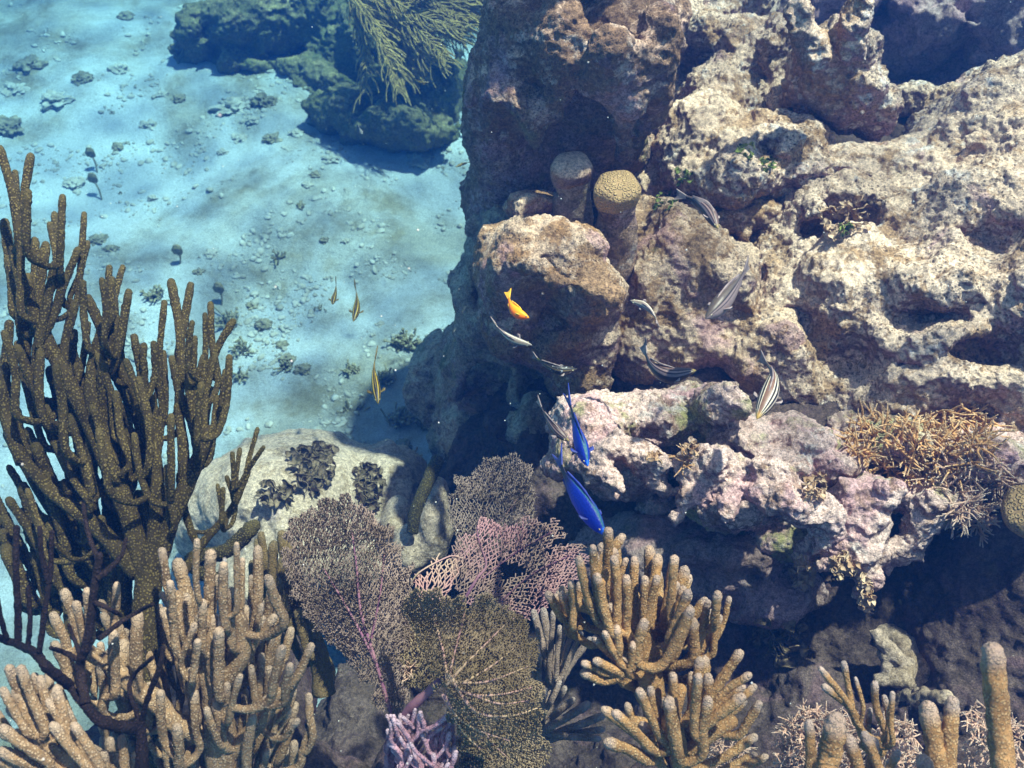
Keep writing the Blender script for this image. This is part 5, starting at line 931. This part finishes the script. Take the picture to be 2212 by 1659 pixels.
def fish(name, label, pts, d, depth_r, width_r, kind, fin, cat='fish', group=None, tilt=0.0, taillen=.2, tailfork=.5, dz=0.0, belly=1.0):
    """pts tail->snout in picture units, the body level at one height; depth_r, width_r = body height and width / length"""
    z = W(*pts[-1], d)[2]; n = len(pts)
    P = np.array([Wz(x, y, z + dz * (1 - i / (n - 1))) for i, (x, y) in enumerate(pts)])
    Cc = bez(P[::-1], 60)                                            # snout -> tail tip
    L = np.linalg.norm(np.diff(Cc, axis=0), axis=1).sum(); nb = int(60 * (1 - taillen)); S = Cc[:nb]; nb_ = len(S); s = np.linspace(0, 1, nb_)
    T = np.gradient(Cc, axis=0); T /= np.linalg.norm(T, axis=1)[:, None]; U = np.array([0, 0, 1.0]); rt = np.cross(T, U); rt /= np.linalg.norm(rt, axis=1)[:, None]; up = np.cross(rt, T)
    if tilt: c, sn = math.cos(tilt), math.sin(tilt); up, rt = up * c + rt * sn, rt * c - up * sn
    bl = L * (1 - taillen); h = np.interp(s, BODY[:, 0], BODY[:, 1]) * depth_r * bl; w = np.interp(s, BODY[:, 0], BODY[:, 1]) * width_r * bl * np.interp(s, [0, .3, .7, 1], [1.15, 1.05, .8, .25]); k = 28; th = np.arange(k) / k * 2 * np.pi
    cz, sz = np.sin(th), np.cos(th); hz = np.where(cz < 0, belly, 1.0)
    v = S[:, None] + up[:nb_, None] * (h[:, None] * (cz * hz)[None])[..., None] + rt[:nb_, None] * (w[:, None] * (np.sign(sz) * np.abs(sz) ** .85)[None])[..., None]
    lat = np.tile(cz, nb_); lon = np.repeat(s, k); v = v.reshape(-1, 3); i = np.arange(nb_ - 1)[:, None] * k; j = np.arange(k)[None]; kk = (j + 1) % k; q = np.stack([i + j, i + k + j, i + k + kk, i + kk], -1).reshape(-1, 4)
    v = np.vstack([v, S[0] - T[0] * h[1] * .1, S[-1] + T[nb_ - 1] * .002]); e = len(v) - 2; b = (nb_ - 1) * k; j = np.arange(k); kk = (j + 1) % k
    t = np.vstack([np.stack([j, kk, np.full(k, e)], -1), np.stack([b + kk, b + j, np.full(k, e + 1)], -1)])
    Tg = thing(name, Cc[30] - np.array([0, 0, h.max()]), label, cat, group)
    solid('body', v, [q, t], M['f_' + kind], Tg, attr={'lat': np.append(lat, [0, 0]), 'lon': np.append(lon, [0, 1])})
    def fan(nm, base0, base1, out0, out1, mid, th_=.0006):                # thin fin with thickness and rays
        A = np.array([base0 * (1 - a) + base1 * a for a in np.linspace(0, 1, 9)]); O = bez([out0, mid, out1], 9); nrm = np.cross(base1 - base0, out0 - base0); nrm /= np.linalg.norm(nrm) + 1e-9; rows = []
        for a in np.linspace(0, 1, 5): rows.append(A * (1 - a) + O * a)
        p = np.vstack(rows); ray = (np.arange(9) % 2)[None].repeat(5, 0).ravel() * th_ * .8; v = np.vstack([p + nrm * (th_ + ray)[:, None], p - nrm * (th_ + ray)[:, None]]); i = (np.arange(4)[:, None] * 9 + np.arange(8)[None]).ravel()
        f = np.stack([i, i + 1, i + 10, i + 9], 1); m = 45; rim = [(36 + j, 37 + j, 37 + j + m, 36 + j + m) for j in range(8)] + [(9 * j, 9 * j + 9, 9 * j + 9 + m, 9 * j + m) for j in range(4)] + [(9 * j + 8, 9 * j + 17, 9 * j + 17 + m, 9 * j + 8 + m) for j in range(4)]
        solid(nm, v, [np.vstack([f, f[:, ::-1] + m, rim])], M[fin], Tg)
    e = S[-1]; te = Cc[-1]; hh = h[-1]; tu = up[-1]; sp = depth_r * bl * .42
    fan('tail_fin', e + up[nb_ - 1] * hh, e - up[nb_ - 1] * hh, te + tu * sp + rt[-1] * L * .012, te - tu * sp - rt[-1] * L * .012, te * (1 - tailfork * .45) + e * tailfork * .45)
    a, c = int(nb_ * .3), int(nb_ * .86); fan('dorsal_fin', S[a] + up[a] * h[a] * .9, S[c] + up[c] * h[c] * .9, S[a + 3] + up[a] * h[a] * 1.2, S[c] + up[c] * h[c] * 1.7, S[(a + c) // 2] + up[a] * h[(a + c) // 2] * 1.35)
    a, c = int(nb_ * .5), int(nb_ * .86); fan('anal_fin', S[a] - up[a] * h[a] * .9 * belly, S[c] - up[c] * h[c] * .9, S[a + 3] - up[a] * h[a] * 1.2 * belly, S[c] - up[c] * h[c] * 1.7, S[(a + c) // 2] - up[a] * h[(a + c) // 2] * 1.3)
    for sg in (1, -1):
        a = int(nb_ * .28); b0 = S[a] + rt[a] * sg * w[a] * .95; o = rt[a] * sg; pl = bl * .095
        fan('pectoral_fin', b0, b0 + T[a] * pl * .25 - up[a] * h[a] * .3, b0 + o * pl * .8 + T[a] * pl * .3, b0 + o * pl * .5 + T[a] * pl - up[a] * h[a] * .4, b0 + o * pl * .85 + T[a] * pl * .8)
        a = int(nb_ * .1); er = max(.0011, .17 * h[a]); ec = S[a] + rt[a] * sg * w[a] * .86 + up[a] * h[a] * .28; vv, tt = ICO[2]
        b = MB(); b.add(vv * er * 1.25 + ec, t=tt); ir = b.build('eye', M['iris'], Tg); b = MB(); b.add(vv * er * .9 + ec + rt[a] * sg * er * .55, t=tt); b.build('pupil', M['eye'], ir)
    return Tg
fish('blue_fish', 'larger vivid blue fish diving just above the golden sea rod', [(1203, 968), (1213, 1010), (1240, 1060), (1275, 1110), (1308, 1157)], 1.12, .27, .16, 'blue', 'fin_blue', taillen=.22, tailfork=1.2, tilt=.35)
fish('blue_fish', 'smaller blue fish above the other one, over the pink rubble', [(1222, 838), (1233, 880), (1245, 930), (1258, 970), (1270, 1007)], 1.25, .25, .16, 'blue', 'fin_blue', taillen=.22, tailfork=1.2, tilt=.15)
fish('orange_fish', 'small bright orange fish in front of the shaded boulder face', [(1097, 627), (1102, 655), (1117, 675), (1143, 687)], 1.5, .27, .2, 'orange', 'fin_orange', taillen=.2, tilt=.8)
fish('striped_fish', 'pale arched fish with silver-blue side by the shaded boulder, tail to upper left', [(1063, 688), (1080, 712), (1110, 734), (1150, 746)], 1.5, .22, .16, 'silver', 'fin', taillen=.16, tilt=-.6)
fish('dark_fish', 'dark speckled fish with yellow snout under the overhanging boulder', [(1150, 766), (1175, 785), (1208, 799), (1246, 797)], 1.55, .24, .2, 'dark', 'fin', taillen=.14)
fish('striped_fish', 'pale cream and blue fish swimming to upper left, right of the overhanging boulder', [(1421, 703), (1414, 682), (1392, 660), (1361, 649)], 1.48, .22, .17, 'silver', 'fin', taillen=.16, tilt=.4)
fish('striped_fish', 'grey-backed fish with a dark side stripe, tail to upper right, head down left', [(1618, 566), (1597, 606), (1562, 652), (1524, 689)], 1.32, .25, .19, 'grey', 'fin', taillen=.17, tilt=-.4)
fish('striped_fish', 'arched striped fish near the star coral, head to lower right with yellow snout', [(1458, 419), (1500, 432), (1532, 460), (1551, 494)], 1.45, .24, .19, 'soft', 'fin', taillen=.17, tilt=.3)
fish('striped_fish', 'dim striped fish curved to the right over the purple shelf', [(1388, 740), (1405, 785), (1445, 810), (1504, 800)], 1.45, .25, .19, 'soft', 'fin', taillen=.17, tilt=.3)
fish('striped_fish', 'boldly black and white striped fish above the green-tinged rubble', [(1640, 768), (1668, 805), (1662, 850), (1635, 905)], 1.3, .27, .24, 'bold', 'fin', taillen=.15, tilt=-.1)
fish('striped_fish', 'dim brown fish left of the smaller blue fish', [(1160, 860), (1180, 900), (1203, 930), (1229, 953)], 1.4, .22, .18, 'soft', 'fin', taillen=.16)
fish('striped_fish', 'smallest of the three yellow and black striped fish over sand', [(725, 600), (726, 625), (721, 645), (718, 658)], 2.1, .18, .16, 'yellow', 'fin_yellow', taillen=.16)
fish('striped_fish', 'middle one of the three yellow and black striped fish over the sand', [(765, 608), (771, 640), (770, 668), (763, 695)], 2.0, .17, .15, 'yellow', 'fin_yellow', taillen=.16)
fish('striped_fish', 'largest and lowest of the three yellow and black striped fish over sand', [(815, 752), (808, 795), (812, 838), (817, 873)], 1.6, .16, .14, 'yellow', 'fin_yellow', taillen=.16)
fish('slim_fish', 'small slim yellow-green curved fish below the sea plume', [(888, 165), (905, 178), (928, 178)], 2.6, .16, .14, 'yellow', 'fin_yellow', taillen=.14)
fish('slim_fish', 'small slim yellowish fish beside the pillar edge, over sand', [(1018, 350), (1000, 354), (984, 361)], 2.6, .18, .16, 'yellow', 'fin_yellow', taillen=.14)
fish('slim_fish', 'tiny pale orange fish beneath the far coral head', [(774, 272), (778, 280), (783, 290)], 2.8, .2, .18, 'silver', 'fin', taillen=.14)
# ---------------------------------------------------------------- unseen sea surface added as a gobo: painted cells dim sunlight into nets
gx = np.linspace(-21, 21, 160); gy = np.linspace(-13, 27, 160); GX, GY = np.meshgrid(gx, gy, indexing='ij'); P = np.stack([GX.ravel(), GY.ravel(), np.zeros(GX.size)], 1)
P[:, 2] = CAM_H + .75 + .05 * fbm(P, .8, 3); i = (np.arange(159)[:, None] * 160 + np.arange(159)[None]).ravel(); q = np.stack([i, i + 160, i + 161, i + 1], 1)
wm = bpy.data.materials.new('painted_ripple_gobo'); wm.use_nodes = True; nt = wm.node_tree; nt.nodes.clear(); N_ = nt.nodes.new
wo = N_('ShaderNodeOutputMaterial'); tc = N_('ShaderNodeTexCoord'); no = N_('ShaderNodeTexNoise'); no.inputs['Scale'].default_value = 2.2; no.inputs['Detail'].default_value = 3
va = N_('ShaderNodeVectorMath'); va.operation = 'SCALE'; va.inputs['Scale'].default_value = .30; vb = N_('ShaderNodeVectorMath'); vb.operation = 'ADD'
nt.links.new(tc.outputs['Object'], no.inputs['Vector']); nt.links.new(no.outputs['Color'], va.inputs[0]); nt.links.new(va.outputs[0], vb.inputs[0]); nt.links.new(tc.outputs['Object'], vb.inputs[1])
prev = None
for sc_ in (3.4, 7.5):
    vo = N_('ShaderNodeTexVoronoi'); vo.feature = 'SMOOTH_F1'; vo.inputs['Scale'].default_value = sc_; vo.inputs['Smoothness'].default_value = .35; nt.links.new(vb.outputs[0], vo.inputs['Vector'])
    mr = N_('ShaderNodeMapRange'); mr.interpolation_type = 'SMOOTHSTEP'; mr.inputs['From Min'].default_value = .22; mr.inputs['From Max'].default_value = .62; mr.inputs['To Min'].default_value = .62; mr.inputs['To Max'].default_value = 1.0
    nt.links.new(vo.outputs['Distance'], mr.inputs['Value'])
    if prev is None: prev = mr.outputs[0]
    else:
        mm = N_('ShaderNodeMath'); mm.operation = 'MULTIPLY'; nt.links.new(prev, mm.inputs[0]); nt.links.new(mr.outputs[0], mm.inputs[1]); prev = mm.outputs[0]
tr = N_('ShaderNodeBsdfTransparent'); nt.links.new(prev, tr.inputs['Color']); gl = N_('ShaderNodeBsdfGlossy'); gl.inputs['Roughness'].default_value = .05; mx = N_('ShaderNodeMixShader'); mx.inputs[0].default_value = .03
nt.links.new(tr.outputs[0], mx.inputs[1]); nt.links.new(gl.outputs[0], mx.inputs[2]); nt.links.new(mx.outputs[0], wo.inputs['Surface'])
tag(solid('added_water_gobo', P, [q], wm), kind='structure')
# ---------------------------------------------------------------- the water itself as haze
HZ_TOP = CAM_H + .12
x0, x1, y0, y1, z0, z1 = -21, 21, -13, 27, -1.4, HZ_TOP
v = [(x, y, z) for z in (z0, z1) for y in (y0, y1) for x in (x0, x1)]
q = [(0, 2, 3, 1), (4, 5, 7, 6), (0, 1, 5, 4), (2, 6, 7, 3), (0, 4, 6, 2), (1, 3, 7, 5)]
hm = bpy.data.materials.new('blue_water'); hm.use_nodes = True; hm.node_tree.nodes.clear()
ho = hm.node_tree.nodes.new('ShaderNodeOutputMaterial'); hv = hm.node_tree.nodes.new('ShaderNodeVolumePrincipled')
hv.inputs['Color'].default_value = (.010, .062, .26, 1); hv.inputs['Absorption Color'].default_value = (.0, .54, .96, 1)
hv.inputs['Density'].default_value = .22; hv.inputs['Anisotropy'].default_value = .35
hm.node_tree.links.new(hv.outputs[0], ho.inputs['Volume'])
tag(solid('haze', v, [q], hm, smooth=False), kind='stuff')
